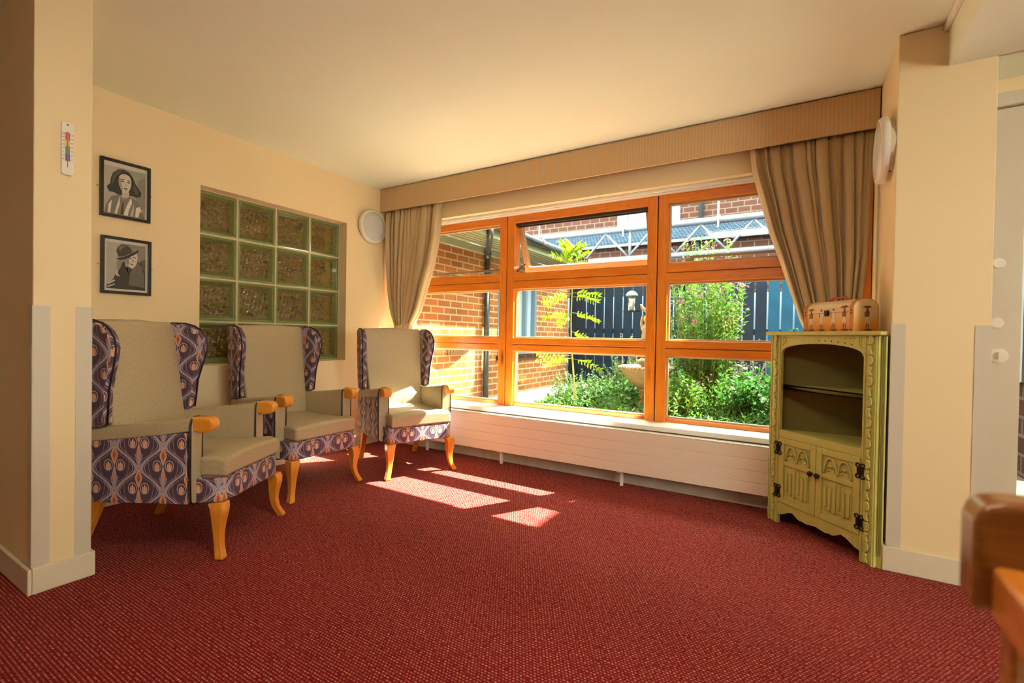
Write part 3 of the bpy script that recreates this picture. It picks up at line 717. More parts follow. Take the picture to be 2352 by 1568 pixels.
layers(p1, yy0, yy1, zz0, zz1, [
    (0.34, rect(0, 0, 1, 1)), (0.44, [(0, 0), (0.5, 0), (0.3, 1), (0, 1)]), (0.25, [(0.75, 0.3), (1, 0.2), (1, 0.9), (0.8, 0.8)]),
    (0.03, [(0.08, 0.50), (0.06, 0.56), (0.14, 0.63), (0.15, 0.74), (0.20, 0.86), (0.32, 0.95), (0.46, 0.98), (0.60, 0.94), (0.68, 0.86), (0.74, 0.74), (0.83, 0.64), (0.90, 0.56), (0.88, 0.48), (0.78, 0.44), (0.66, 0.46), (0.35, 0.42), (0.22, 0.46), (0.12, 0.46)]),
    (0.09, [(0.20, 0.80), (0.30, 0.92), (0.44, 0.96), (0.36, 0.88), (0.26, 0.78), (0.22, 0.66), (0.17, 0.60)]),
    (0.09, [(0.72, 0.72), (0.82, 0.58), (0.84, 0.52), (0.76, 0.52), (0.68, 0.62)]),
    (0.50, [(0.42, 0.40), (0.58, 0.40), (0.60, 0.52), (0.42, 0.54)]),
    (0.60, [(0.33, 0.70), (0.34, 0.80), (0.40, 0.87), (0.50, 0.89), (0.60, 0.86), (0.645, 0.78), (0.64, 0.66), (0.60, 0.56), (0.53, 0.49), (0.47, 0.49), (0.39, 0.56), (0.35, 0.63)]),
    (0.30, [(0.33, 0.70), (0.36, 0.62), (0.41, 0.55), (0.44, 0.56), (0.40, 0.66), (0.38, 0.78), (0.34, 0.80)]),
    (0.05, ell(0.43, 0.725, 0.045, 0.012)), (0.05, ell(0.575, 0.725, 0.04, 0.012)), (0.10, ell(0.43, 0.765, 0.055, 0.008, rot=8)), (0.10, ell(0.58, 0.765, 0.05, 0.008, rot=-8)),
    (0.36, [(0.505, 0.72), (0.535, 0.645), (0.49, 0.64)]), (0.07, ell(0.51, 0.585, 0.05, 0.014)), (0.36, ell(0.505, 0.55, 0.04, 0.008)),
    (0.20, [(0.0, 0.0), (0.04, 0.18), (0.16, 0.36), (0.34, 0.44), (0.46, 0.34), (0.62, 0.44), (0.80, 0.36), (0.92, 0.22), (0.97, 0.0)]),
    (0.72, [(0.08, 0.02), (0.10, 0.20), (0.18, 0.30), (0.16, 0.16), (0.14, 0.02)]), (0.66, [(0.24, 0.02), (0.30, 0.22), (0.37, 0.42), (0.36, 0.22), (0.30, 0.02)]),
    (0.72, [(0.46, 0.02), (0.52, 0.20), (0.64, 0.42), (0.66, 0.30), (0.58, 0.12), (0.56, 0.02)]), (0.50, [(0.62, 0.02), (0.66, 0.16), (0.70, 0.30), (0.71, 0.16), (0.68, 0.02)]),
    (0.75, [(0.74, 0.02), (0.76, 0.22), (0.86, 0.26), (0.92, 0.14), (0.86, 0.16), (0.82, 0.02)]), (0.05, [(0.38, 0.02), (0.42, 0.26), (0.46, 0.30), (0.44, 0.02)])])
p2 = frame('black framed portrait photo of a man in a fedora and overcoat, hung below the other', 1.086, 1.330, 1.237, 1.568)
mt = MB(); mt.box(0.004, 0.0078, 1.102, 1.314, 1.253, 1.552); mt.build('mount', grey(0.66), p2)
layers(p2, 1.113, 1.303, 1.266, 1.535, [
    (0.26, rect(0, 0, 1, 1)), (0.42, [(0, 0), (0.35, 0), (0.25, 0.5), (0.35, 1), (0, 1)]), (0.10, [(0.72, 0.3), (1, 0.35), (1, 0.7), (0.86, 0.66)]),
    (0.04, [(0.0, 0.0), (0.02, 0.10), (0.16, 0.20), (0.24, 0.34), (0.34, 0.44), (0.42, 0.62), (0.55, 0.48), (0.74, 0.66), (0.90, 0.58), (1.0, 0.34), (1.0, 0.0)]),
    (0.14, [(0.56, 0.10), (0.60, 0.36), (0.76, 0.62), (0.90, 0.54), (0.98, 0.30), (0.98, 0.06)]),
    (0.55, [(0.22, 0.34), (0.30, 0.44), (0.28, 0.34), (0.34, 0.28), (0.26, 0.28)]), (0.50, [(0.02, 0.12), (0.20, 0.20), (0.22, 0.17), (0.04, 0.08)]), (0.45, [(0.02, 0.05), (0.20, 0.11), (0.22, 0.09), (0.03, 0.02)]),
    (0.60, [(0.42, 0.66), (0.44, 0.74), (0.76, 0.84), (0.79, 0.74), (0.77, 0.60), (0.72, 0.52), (0.66, 0.47), (0.60, 0.48), (0.52, 0.55), (0.46, 0.62)]),
    (0.24, [(0.42, 0.66), (0.44, 0.74), (0.58, 0.78), (0.56, 0.66), (0.58, 0.54), (0.52, 0.56), (0.46, 0.62)]),
    (0.06, ell(0.585, 0.70, 0.045, 0.012, rot=-12)), (0.06, ell(0.705, 0.72, 0.04, 0.012, rot=-12)), (0.08, ell(0.64, 0.565, 0.05, 0.010, rot=-8)), (0.30, [(0.65, 0.71), (0.70, 0.62), (0.64, 0.615)]),
    (0.03, [(0.22, 0.66), (0.30, 0.67), (0.46, 0.72), (0.62, 0.80), (0.80, 0.90), (0.82, 0.86), (0.70, 0.78), (0.50, 0.68), (0.34, 0.63)]),
    (0.06, [(0.24, 0.82), (0.28, 0.92), (0.40, 0.98), (0.52, 0.97), (0.62, 0.90), (0.66, 0.83), (0.44, 0.73), (0.30, 0.70)]),
    (0.16, [(0.30, 0.90), (0.42, 0.96), (0.50, 0.95), (0.40, 0.90), (0.34, 0.82)]), (0.42, [(0.46, 0.60), (0.52, 0.50), (0.58, 0.30), (0.55, 0.42), (0.47, 0.52)])])

# ---------------------------------------------------------------- thermometer on the pier
th = thing('thermometer', 'white wall thermometer with red to green scale on the left pier', 'thermometer', (0.9105, 0.6905, 1.745))
def rrect(w, h, r, n=5):
    o = []
    for cx, cy, a in ((w/2-r, h/2-r, 0), (-w/2+r, h/2-r, 90), (-w/2+r, -h/2+r, 180), (w/2-r, -h/2+r, 270)):
        for k in range(n+1): t = R(a+90*k/n); o.append((cx+r*math.cos(t), cy+r*math.sin(t)))
    return o
m = MB(); m.prism(rrect(0.036, 0.210, 0.009), 0.0, 0.010, 'x'); m.build('backplate', 'plastic', th, bevel=0.002)
sc = [('blue', (0.05, 0.06, 0.25)), ('green', (0.05, 0.28, 0.06)), ('yellow', (0.72, 0.52, 0.03)), ('redz', (0.62, 0.03, 0.02))]
mm = [plain('scale_'+a, c, 0.4) for a, c in sc]
m = MB()
for side in (-1, 1):
    for k, (a, b) in enumerate(((-0.050, -0.022), (-0.022, 0.008), (0.008, 0.032), (0.032, 0.062))):
        m.mi = k; m.box(0.0101, 0.0107, side*0.0045-0.0022, side*0.0045+0.0022, a, b)
m.build('colour_scale', mm, th)
m = MB(); m.tube([(0.0112, 0, -0.075), (0.0112, 0, 0.066)], 0.0013, 8); m.build('glass_tube', 'red', th)
m = MB()
for side in (-1, 1):
    for k in range(12): m.box(0.0101, 0.0104, side*0.0085-0.0012, side*0.0085+0.0012, -0.050+k*0.0100, -0.0494+k*0.0100)
m.box(0.0101, 0.0106, -0.003, 0.003, 0.090, 0.095); m.build('tick_mark', 'black', th)
def text(body, size, loc, parent, mat, ls, name='numeral'):
    c = bpy.data.curves.new(name, 'FONT'); c.body = body; c.size = size; c.align_x = 'CENTER'; c.align_y = 'CENTER'; c.extrude = 0.0001
    o = bpy.data.objects.new(name, c); SC.collection.objects.link(o); o.parent = parent; o.location = loc
    o.rotation_euler = (R(90), 0, R(90)); c.materials.append(M[mat]); c.space_line = ls
    me = bpy.data.meshes.new_from_object(o.evaluated_get(bpy.context.evaluated_depsgraph_get())); q = bpy.data.objects.new('scale_numerals', me)
    SC.collection.objects.link(q); q.parent = parent; q.location = loc; q.rotation_euler = o.rotation_euler; bpy.data.objects.remove(o); return q
text('\n'.join(['50', '40', '30', '20', '10', '0', '10', '20']), 0.0075, (0.0103, -0.0128, 0.006), th, 'black', 1.9)
text('\n'.join(['120', '100', '80', '60', '40', '20', '0']), 0.0065, (0.0103, 0.0130, 0.006), th, 'black', 2.5)

# ---------------------------------------------------------------- wing armchairs
def cushion_box(x0, x1, y0, y1, z0, z1, r=0.02): return None
def chair(label, loc, rotz):
    t = thing('wing_armchair', label, 'armchair', loc, rotz, 'winged armchairs with plum patterned sides')
    # local frame: +Y forward, +X to the right of someone looking along +Y; origin between front feet
    # seat rail (patterned), front and returns
    m = MB(); m.prism([(-0.255, -0.12), (0.255, -0.12), (0.255, -0.03), (0.235, 0.012), (0.19, 0.028), (-0.19, 0.028), (-0.235, 0.012), (-0.255, -0.03)], 0.246, 0.362, 'z')
    m.build('seat_rail', 'damask', t, bevel=0.012, seg=3)
    m = MB(); m.box(-0.22, 0.22, -0.60, -0.122, 0.255, 0.345); m.build('seat_base', 'damask', t, bevel=0.005)
    # cushion
    m = MB()
    def csec(y, w, zt, zb=0.362): return [(-w, y, zb), (w, y, zb), (w, y, zt), (w*0.5, y, zt+0.010), (0, y, zt+0.012), (-w*0.5, y, zt+0.010), (-w, y, zt)]
    m.loft([csec(-0.50, 0.212, 0.452), csec(-0.30, 0.213, 0.445), csec(-0.115, 0.213, 0.446), csec(-0.092, 0.232, 0.447), csec(-0.02, 0.236, 0.452), csec(0.030, 0.232, 0.440)])
    m.build('seat_cushion', 'linen', t, bevel=0.016, seg=4)
    # back (raked, gently curved top)
    m = MB(); secs = []
    for z, yf, w in ((0.36, -0.475, 0.218), (0.46, -0.478, 0.222), (0.60, -0.497, 0.226), (0.75, -0.525, 0.234), (0.90, -0.553, 0.242), (1.00, -0.568, 0.246), (1.045, -0.578, 0.247), (1.072, -0.592, 0.242)):
        cv = 0.010; yb = yf-0.085-0.02*(1.07-z)
        secs.append([(-w, yf-0.006, z), (-w*0.55, yf+cv, z), (0, yf+cv*1.4, z+(0.008 if z > 1.03 else 0)), (w*0.55, yf+cv, z), (w, yf-0.006, z), (w*0.98, yb, z), (0, yb-0.005, z+(0.008 if z > 1.03 else 0)), (-w*0.98, yb, z)])
    m.loft(secs); m.build('backrest', 'linen', t, bevel=0.014, seg=3)
    m = MB(); m.loft([[(-0.236, y, z), (0.236, y, z), (0.232, y-0.006, z), (-0.232, y-0.006, z)] for z, y in ((0.26, -0.580), (0.60, -0.602), (1.03, -0.668))]); m.build('back_panel', 'damask', t, bevel=0.002)
    # wings
    prof = [(-0.520, 0.585), (-0.488, 0.600), (-0.482, 0.66), (-0.476, 0.75), (-0.455, 0.832), (-0.436, 0.90), (-0.430, 0.945), (-0.440, 0.99), (-0.465, 1.028), (-0.500, 1.052), (-0.550, 1.066), (-0.620, 1.066), (-0.645, 1.04), (-0.628, 0.90), (-0.600, 0.70), (-0.585, 0.585)]
    for sx in (-1, 1):
        m = MB()
        def off(y, z, outer):   # wings flare outwards towards the front
            fl = 0.030*(y+0.62)/0.19*(0.35+0.65*min(1, (z-0.58)/0.35))
            return sx*((0.288 if outer else 0.238)+fl)
        A = [(off(y, z, False), y, z) for y, z in prof]; B = [(off(y, z, True), y, z) for y, z in prof]
        m.loft([A, B]); wg = m.build('wing', 'damask', t, bevel=0.013, seg=3)
        m = MB(); m.tube([(off(y, z, True)-sx*0.016, y+0.0035*(1 if y > -0.56 else -0.5), z+(0.003 if z > 1.03 else 0)) for y, z in prof[1:13]], 0.0042, 8); m.build('piping', 'black', wg, smooth=True)
        # arm: patterned outer panel, beige roll and inner face
        m = MB(); m.prism([(-0.60, 0.250), (-0.112, 0.250), (-0.118, 0.572), (-0.60, 0.530)], sx*0.238, sx*0.284, 'x'); m.build('side_panel', 'damask', t, bevel=0.004)
        m = MB()
        def asec(y, zt, zb):
            a, b = (0.216, 0.289)
            pts = [(a, zb), (a, zt-0.022), (a+0.008, zt-0.006), (a+0.024, zt), (b-0.018, zt), (b-0.004, zt-0.010), (b, zt-0.028), (b, zt-0.056), (b-0.006, zt-0.060), (a+0.022, zt-0.060), (a+0.021, zb)]
            pts = [(sx*x, y, z) for x, z in pts]; return pts
        m.loft([asec(-0.57, 0.582, 0.36), asec(-0.40, 0.598, 0.36), asec(-0.20, 0.622, 0.36), asec(-0.125, 0.634, 0.36), asec(-0.108, 0.636, 0.36)])
        arm = m.build('armrest', 'linen', t, bevel=0.003)
        m = MB(); m.prism([(sx*x, z) for x, z in ((0.222, 0.262), (0.240, 0.250), (0.268, 0.250), (0.285, 0.262), (0.287, 0.60), (0.280, 0.628), (0.262, 0.636), (0.238, 0.636), (0.220, 0.626), (0.217, 0.60))], -0.108, -0.092, 'y')
        m.build('arm_facing', 'linen', arm, bevel=0.005, seg=2)
        for xx in (0.288, 0.215):
            pts = [(sx*(xx if q else xx), -0.096 if xx > 0.25 else -0.094, z) for q, z in ((1, 0.268), (1, 0.40), (1, 0.60))]
            c = 0.2515
            if xx > 0.25: path = [(c, 0.246), (0.272, 0.248), (0.286, 0.262), (0.290, 0.40), (0.290, 0.60), (0.284, 0.627), (0.268, 0.640), (c, 0.641)]
            else: path = [(c, 0.246), (0.232, 0.249), (0.218, 0.264), (0.2145, 0.40), (0.2145, 0.60), (0.219, 0.626), (0.235, 0.640), (c, 0.641)]
            m = MB(); m.tube([(sx*x, -0.096, z) for x, z in path], 0.0042, 8); m.build('piping', 'black', arm, smooth=True)
        # wooden knuckle
        m = MB(); hp = [(-0.104, 0.578), (-0.06, 0.570), (-0.035, 0.572), (-0.018, 0.578), (-0.006, 0.590), (-0.002, 0.606), (-0.004, 0.622), (-0.014, 0.636), (-0.030, 0.642), (-0.06, 0.643), (-0.104, 0.641)]
        m.prism(hp, sx*0.2235, sx*0.2815, 'x'); m.build('wooden_hand_knuckle', 'beechY', arm, bevel=0.010, seg=3)
        # legs
        fr = [(0.000, 0.028, 0.262, 0.015, 0.034), (0.008, 0.029, 0.263, 0.018, 0.038), (0.028, 0.020, 0.255, 0.017, 0.035), (0.060, 0.008, 0.243, 0.016, 0.033), (0.105, 0.001, 0.236, 0.018, 0.036), (0.150, 0.002, 0.236, 0.022, 0.044), (0.195, 0.006, 0.238, 0.027, 0.054), (0.225, 0.004, 0.235, 0.030, 0.060), (0.247, -0.006, 0.228, 0.032, 0.064)]
        m = MB(); secs = []
        for z, yo, xo, hx, w in fr:
            yo2 = yo; secs.append([(sx*(xo-hx), yo2-w/2, z), (sx*(xo+hx), yo2-w/2, z), (sx*(xo+hx), yo2+w/2, z), (sx*(xo-hx), yo2+w/2, z)])
        m.loft(secs); m.build('leg', 'beech', t, bevel=0.006, seg=3)
        m = MB(); secs = []
        for z, yo, w in ((0.0, -0.655, 0.034), (0.10, -0.615, 0.036), (0.20, -0.575, 0.040), (0.256, -0.560, 0.044)):
            secs.append([(sx*(0.235-w/2), yo-w/2, z), (sx*(0.235+w/2), yo-w/2, z), (sx*(0.235+w/2), yo+w/2, z), (sx*(0.235-w/2), yo+w/2, z)])
        m.loft(secs); m.build('leg', 'beech', t, bevel=0.004)
    return t
def place(ang): return R(ang-90)
c1 = chair('wing armchair nearest the camera, half hidden behind the left wall pier', (1.062, 1.352, 0), place(29.5))
km = kidmap()
c2 = copy_tree(c1, km); c2.location = (0.800, 1.997, 0); c2.rotation_euler.z = place(1.0)
c2['label'] = 'middle wing armchair in front of the glass block panel'
c3 = copy_tree(c1, km); c3.location = (1.060, 2.626, 0); c3.rotation_euler.z = place(-23.8)
c3['label'] = 'wing armchair in the window corner with sunlight on its seat'

# ---------------------------------------------------------------- corner cabinet
CA = Vector((3.296, 3.100, 0)); cang = math.atan2(-0.6818, 0.7315)
cb = thing('corner_cabinet', 'sage green carved corner cabinet with open shelves and two doors', 'cabinet', CA, cang)
WF = 0.606
def loc2(x, y):
    dx, dy = x-CA.x, y-CA.y; return (dx*math.cos(cang)+dy*math.sin(cang), -dx*math.sin(cang)+dy*math.cos(cang))
Rf = (WF, 0.0); wr_ = (CA.x+WF*math.cos(cang), CA.y+WF*math.sin(cang))
pR = loc2(3.766, wr_[1]+0.002); pC = loc2(3.766, 3.140); pL = loc2(CA.x-0.002, 3.140)
foot = [(0.0, 0.0), Rf, pR, pC, pL]
foot_in = [(0.012, 0.018), (WF-0.012, 0.018), (pR[0]-0.006, pR[1]+0.004), (pC[0], pC[1]-0.012), (pL[0]+0.004, pL[1]-0.006)]
ctr = (sum(p[0] for p in foot)/5, sum(p[1] for p in foot)/5)
def wallpanel(m, a, b, z0, z1, t=0.010):
    a, b = Vector(a), Vector(b); n = Vector((ctr[0], ctr[1]))-(a+b)/2; e = (b-a).normalized(); nn = Vector((-e.y, e.x)); nn = nn if nn.dot(n) > 0 else -nn
    m.prism([tuple(a), tuple(b), tuple(b+nn*t), tuple(a+nn*t)], z0, z1, 'z')
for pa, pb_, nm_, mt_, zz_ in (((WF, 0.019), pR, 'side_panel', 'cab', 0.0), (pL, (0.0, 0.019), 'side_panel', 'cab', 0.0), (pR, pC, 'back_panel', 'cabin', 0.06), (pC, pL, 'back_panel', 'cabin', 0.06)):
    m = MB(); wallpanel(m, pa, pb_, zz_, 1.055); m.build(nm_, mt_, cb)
m = MB(); m.prism([(-0.022, -0.022), (WF+0.022, -0.022), (WF+0.03, 0.0), (pR[0]+0.004, pR[1]), pC, pL, (-0.028, 0.0)], 1.058, 1.078, 'z'); m.build('top', 'cab', cb, bevel=0.006, seg=3)
ins = [(0.012, 0.02), (WF-0.012, 0.02), (pR[0]-0.012, pR[1]+0.002), (pC[0], pC[1]-0.014), (pL[0]+0.012, pL[1]-0.004)]
for nm_, za, zb_ in (('display_floor', 0.500, 0.520), ('cupboard_floor', 0.105, 0.118), ('inner_top', 1.040, 1.0575)):
    m = MB(); m.prism(ins, za, zb_, 'z'); m.build(nm_, 'cab', cb)
# shaped shelf
m = MB(); fr_ = []
for k in range(25):
    u = k/24; x = 0.014+(WF-0.028)*u; y = 0.062-0.034*math.exp(-((u-0.5)/0.17)**2)+0.008*math.cos(u*4*math.pi); fr_.append((x, y))
m.prism(fr_+[(pR[0]-0.012, pR[1]+0.01), (pC[0], pC[1]-0.014), (pL[0]+0.012, pL[1]-0.004)], 0.757, 0.777, 'z'); m.build('shelf', 'cab', cb, bevel=0.003)
# face frame
SL, SR = 0.070, WF-0.068
m = MB()
m.box(0.0, SL, 0.0, 0.019, 0.0, 1.0575); m.box(SR, WF, 0.0, 0.019, 0.0, 1.0575); m.box(SL, SR, 0.0, 0.019, 0.487, 0.527)
arch = [(SL, 1.0575), (SL, 0.962)]
for k in range(17):
    a = math.pi*(1-k/16); arch.append(((SL+SR)/2+(SR-SL)/2*0.985*math.cos(a), 0.958+0.056*math.sin(a)**0.8))
arch += [(SR, 0.962), (SR, 1.0575)]
m.prism(arch, 0.0, 0.018, 'y')
ap = [(SL, 0.120), (SL, 0.058)]
def apz(u):
    v = abs(u-0.5)*2
    return interp([(0, 0.0765), (0.10, 0.072), (0.25, 0.066), (0.32, 0.072), (0.42, 0.068), (0.60, 0.095), (0.72, 0.088), (0.80, 0.075), (0.92, 0.058), (1, 0.056)], v)
ap2 = [(SL+(SR-SL)*k/40, 0.044+0.9*(apz(k/40)-0.05)) for k in range(41)]
m.prism([(SL, 0.120)]+ap2+[(SR, 0.120)], 0.002, 0.018, 'y')
ff = m.build('face_frame', 'cab', cb, bevel=0.0015)
# side quarter mouldings + twisted leaf carving on stiles
m = MB()
for (xa, xb) in ((0.006, 0.012), (SL-0.012, SL-0.006), (SR+0.006, SR+0.012), (WF-0.012, WF-0.006)):
    m.box(xa, xb, -0.004, 0.0, 0.0, 1.055)
m.build('bead', 'cab', ff, bevel=0.0015)
for xc in ((SL)/2, (SR+WF)/2):
    m = MB(); z = 0.010; k = 0
    while z < 1.04:
        h = 0.044; s = 1 if k % 2 else -1
        pts = [(xc+s*a_, z+h*b_) for a_, b_ in ((-0.012, 0.0), (0.004, -0.04), (0.013, 0.25), (0.013, 0.70), (0.006, 1.0), (-0.010, 0.88), (-0.004, 0.50))]
        m.prism(pts, -0.010, 0.0, 'y')
        z += h+0.004; k += 1
    m.build('leaf_carving', 'cab', ff, bevel=0.004)
# spandrel carving: dots and little leaves
m = MB()
for k in range(6):
    u = 0.50+k*0.075; x = SL+(SR-SL)*u; a = math.acos(max(-1, min(1, (x-(SL+SR)/2)/((SR-SL)/2)))); z = 0.958+0.056*math.sin(a)**0.8+0.016
    m.lathe([(0.0035, -0.0006), (0.0035, 0.0), (0.001, 0.0002)], 8, (x, 0, z), 'y')
for sx in (0, 1):
    for k in range(3):
        x = (SL+0.035+k*0.022) if sx == 0 else (SR-0.045-k*0.022); m.lathe([(0.0025, -0.0006), (0.0025, 0.0), (0.001, 0.0002)], 8, (x, 0, 1.043), 'y')
m.build('punched_dot', 'iron', ff)
for sx in (0, 1):
    m = MB(); x = SL+0.018 if sx == 0 else SR-0.018; d_ = 1 if sx == 0 else -1
    m.prism([(x, 1.050), (x+d_*0.020, 1.030), (x, 1.008), (x+d_*0.006, 1.030)], -0.004, 0.0, 'y'); m.prism([(x-d_*0.006, 1.052), (x-d_*0.003, 1.052), (x-d_*0.003, 0.998), (x-d_*0.006, 0.998)], -0.003, 0.0, 'y')
    m.build('spandrel_leaf', 'cab', ff, bevel=0.001)
# doors
def cab_door(x0, x1, hinge_left):
    z0, z1 = 0.1215, 0.4855; fs = 0.032
    m = MB(); m.box(x0, x1, 0.006, 0.016, z0, z1)
    m.box(x0, x0+fs, -0.003, 0.006, z0, z1); m.box(x1-fs, x1, -0.003, 0.006, z0, z1); m.box(x0+fs, x1-fs, -0.003, 0.006, z0, z0+0.030); m.box(x0+fs, x1-fs, -0.003, 0.006, z1-0.034, z1); m.box(x0+fs, x1-fs, -0.003, 0.006, 0.334, 0.356)
    dr = m.build('door', 'cab', cb, bevel=0.003)
    a0, a1 = x0+fs+0.010, x1-fs-0.010; am = (a0+a1)/2
    m = MB()
    for (c, w) in (((a0+am)/2, (am-a0)/2), ((am+a1)/2, (a1-am)/2)):
        for s in (-1, 1):
            pts = []
            for k in range(9):
                u = k/8; pts.append((c+s*w*(1-u)**0.6, 0.001, 0.362+0.078*math.sin(u*math.pi/2)))
            m.tube(pts, 0.0048, 6)
            m.tube([(c+s*w*0.55*math.cos(q), 0.002, 0.385+0.018*math.sin(q)) for q in [math.pi*k/8 for k in range(9)]], 0.0025, 6)
        m.ball((c, 0.003, 0.402), (0.009, 0.006, 0.009)); m.ball((c-w*0.45, 0.003, 0.378), (0.006, 0.004, 0.006)); m.ball((c+w*0.45, 0.003, 0.378), (0.006, 0.004, 0.006))
    m.build('gothic_arch_carving', 'cab', dr, smooth=True)
    m = MB(); n = 6; w = (a1-a0)/n
    for k in range(n):
        c = a0+w*(k+0.5); v = abs(k-2.5)/2.5; zt = 0.312-0.018*math.sin(k*1.9)-0.012*(v > 0.9); zb = 0.186+0.014*math.sin(k*2.3+1)
        m.prism([(c-w*0.30, zb), (c+w*0.05, zb-0.008), (c+w*0.30, zb+0.004), (c+w*0.30, zt-0.004), (c, zt+0.006), (c-w*0.30, zt-0.002)], -0.005, 0.006, 'y')
    m.box(a0, a1, 0.002, 0.006, 0.176, 0.320)
    m.build('linenfold_carving', 'cab', dr, bevel=0.0035)
    xk = x1-0.018 if hinge_left else x0+0.018
    m = MB(); m.lathe([(0.006, -0.003), (0.006, -0.012), (0.013, -0.016), (0.014, -0.022), (0.009, -0.027), (0.001, -0.028)], 20, (xk, 0, 0.338), 'y'); m.build('knob', 'iron', dr, smooth=True)
    xh = x0-0.003 if hinge_left else x1+0.003
    for zh in (0.424, 0.184):
        m = MB()
        for s in (-1, 1):
            m.box(min(xh, xh+s*0.016), max(xh, xh+s*0.016), -0.007, -0.0035, zh-0.018, zh+0.018)
            for q in (-1, 1):
                pts = [(xh+s*(0.012+0.009*math.cos(a)), -0.006, zh+q*(0.026+0.009*math.sin(a))) for a in [R(-90+40*k) for k in range(8)]]
                m.tube(pts, 0.0035, 6)
                m.tube([(xh+s*0.010, -0.006, zh+q*0.012), (xh+s*0.013, -0.006, zh+q*0.020)], 0.004, 6)
        m.tube([(xh, -0.008, zh-0.028), (xh, -0.008, zh+0.028)], 0.0035, 8); m.build('hinge', 'iron', dr)
mid = (SL+SR)/2
cab_door(SL+0.002, mid-0.0015, True); cab_door(mid+0.0015, SR-0.002, False)

# ---------------------------------------------------------------- decorated trunk on the cabinet
P0, P1 = Vector((3.452, 3.044)), Vector((3.652, 2.782)); tw = (P1-P0).length; ta = math.atan2(P1.y-P0.y, P1.x-P0.x)
tr = thing('decorated_trunk', 'small dome-lidded trunk painted with beach figures on top of the cabinet', 'trunk', (P0.x, P0.y, 1.0782), ta)
TD, TH, TS = 0.130, 0.160, 0.115
def trprof(off=0, zlo=0.0):
    p = [(0.0-off, zlo), (TD+off, zlo), (TD+off, TS)]
    for k in range(1, 12):
        a = math.pi*k/12; p.append((TD/2+(TD/2+off)*math.cos(a), TS+(TH-TS+off)*math.sin(a)))
    p.append((-off, TS)); return p
def trunkmat():
    m, nt, b = newmat('painted_beach_scene'); v = coords(nt, 'Object'); x, y, z = sepxy(nt, v)
    n = noise(nt, v, 14, 4)
    c = ramp(nt, z*6.0+n*0.16, [(0.05, (0.62, 0.20, 0.02)), (0.35, (0.72, 0.33, 0.06)), (0.55, (0.70, 0.46, 0.20)), (0.9, (0.72, 0.55, 0.32))])
    nt.links.new(c, b.inputs['Base Color']); b.inputs['Roughness'].default_value = 0.35; return m
tm = trunkmat()
m = MB(); m.prism(trprof(), 0.0, tw, 'x'); body = m.build('box_body', tm, tr, bevel=0.003)
for xa in (0.0005, tw-0.0245):
    m = MB(); m.prism(trprof(0.0022), xa, xa+0.024, 'x'); m.build('corner_band', 'trunkband', tr, bevel=0.001)
m = MB(); m.box(0.004, tw-0.004, -0.0012, TD+0.0012, 0.094, 0.0955); m.build('lid_seam', 'lip', tr)
m = MB(); m.box(tw*0.50-0.013, tw*0.50+0.013, -0.008, -0.001, 0.078, 0.108); m.box(tw*0.50-0.008, tw*0.50+0.008, -0.011, -0.008, 0.082, 0.10); m.build('clasp', 'iron', tr, bevel=0.001)
for xa in (0.012, tw-0.012):
    for z in (0.008, 0.088, 0.102): m = MB(); m.ball((xa, -0.003, z), 0.0035, 8, 6); m.build('stud', 'iron', tr)
m = MB(); xh = tw*0.5; m.tube([(xh-0.055, TD/2, TH+0.002), (xh-0.045, TD/2, TH+0.013), (xh-0.03, TD/2, TH+0.014), (xh+0.03, TD/2, TH+0.014), (xh+0.045, TD/2, TH+0.013), (xh+0.055, TD/2, TH+0.002)], 0.005, 8)
for q in (-0.055, 0.055): m.ball((xh+q, TD/2, TH+0.002), (0.014, 0.008, 0.006))
m.build('carry_handle', 'red', tr, smooth=True)
skin, cloth, blk = plain('painted_brown_skin', (0.20, 0.07, 0.025), 0.4), plain('painted_pale_cloth', (0.74, 0.60, 0.44), 0.4), plain('painted_dark_shadow', (0.12, 0.05, 0.02), 0.4)
def fig(cx, s, kind, mat_to):
    m = MB()
    def P(pts, mi, dep=-0.0006):
        m.mi = mi; m.prism([(cx+a*s, b*s+0.012) for a, b in pts], dep-0.0004, dep, 'y') if mat_to is None else m.prism([(mat_to+a*s, b*s+0.012) for a, b in pts], cx+0.0004, cx+0.0008, 'x')
    P([(-0.030, -0.004), (0.010, -0.010), (0.034, -0.004), (0.008, 0.002)], 2)
    P([(-0.009, 0.0), (-0.005, 0.0), (-0.003, 0.032), (-0.008, 0.032)], 0); P([(0.006, 0.0), (0.010, 0.0), (0.007, 0.032), (0.002, 0.032)], 0)
    P([(-0.014, 0.024), (0.013, 0.024), (0.008, 0.060), (-0.007, 0.060)], 1)
    P([(-0.009, 0.060), (0.009, 0.060), (0.011, 0.084), (0.004, 0.092), (-0.006, 0.092), (-0.011, 0.082)], 0 if kind != 'dress' else 1)
    P([(-0.014, 0.086), (-0.011, 0.060), (-0.014, 0.058), (-0.017, 0.078)], 0)
    P(ell(0, 0.098, 0.005, 0.007, 12), 2)
    if kind == 'brolly': P([(-0.028, 0.106), (-0.012, 0.114), (0.008, 0.116), (0.026, 0.108), (0.010, 0.104), (-0.010, 0.103)], 0)
    else: P([(-0.009, 0.103), (0.009, 0.103), (0.005, 0.108), (-0.005, 0.108)], 1)
    m.build('painted_figure', [skin, cloth, blk], body)
fig(0.055, 0.95, 'brolly', None); fig(0.125, 1.0, 'dress', None); fig(0.205, 1.0, 'dress', None); fig(0.275, 1.0, 'brolly', None); fig(tw, 0.98, 'brolly', TD*0.55)


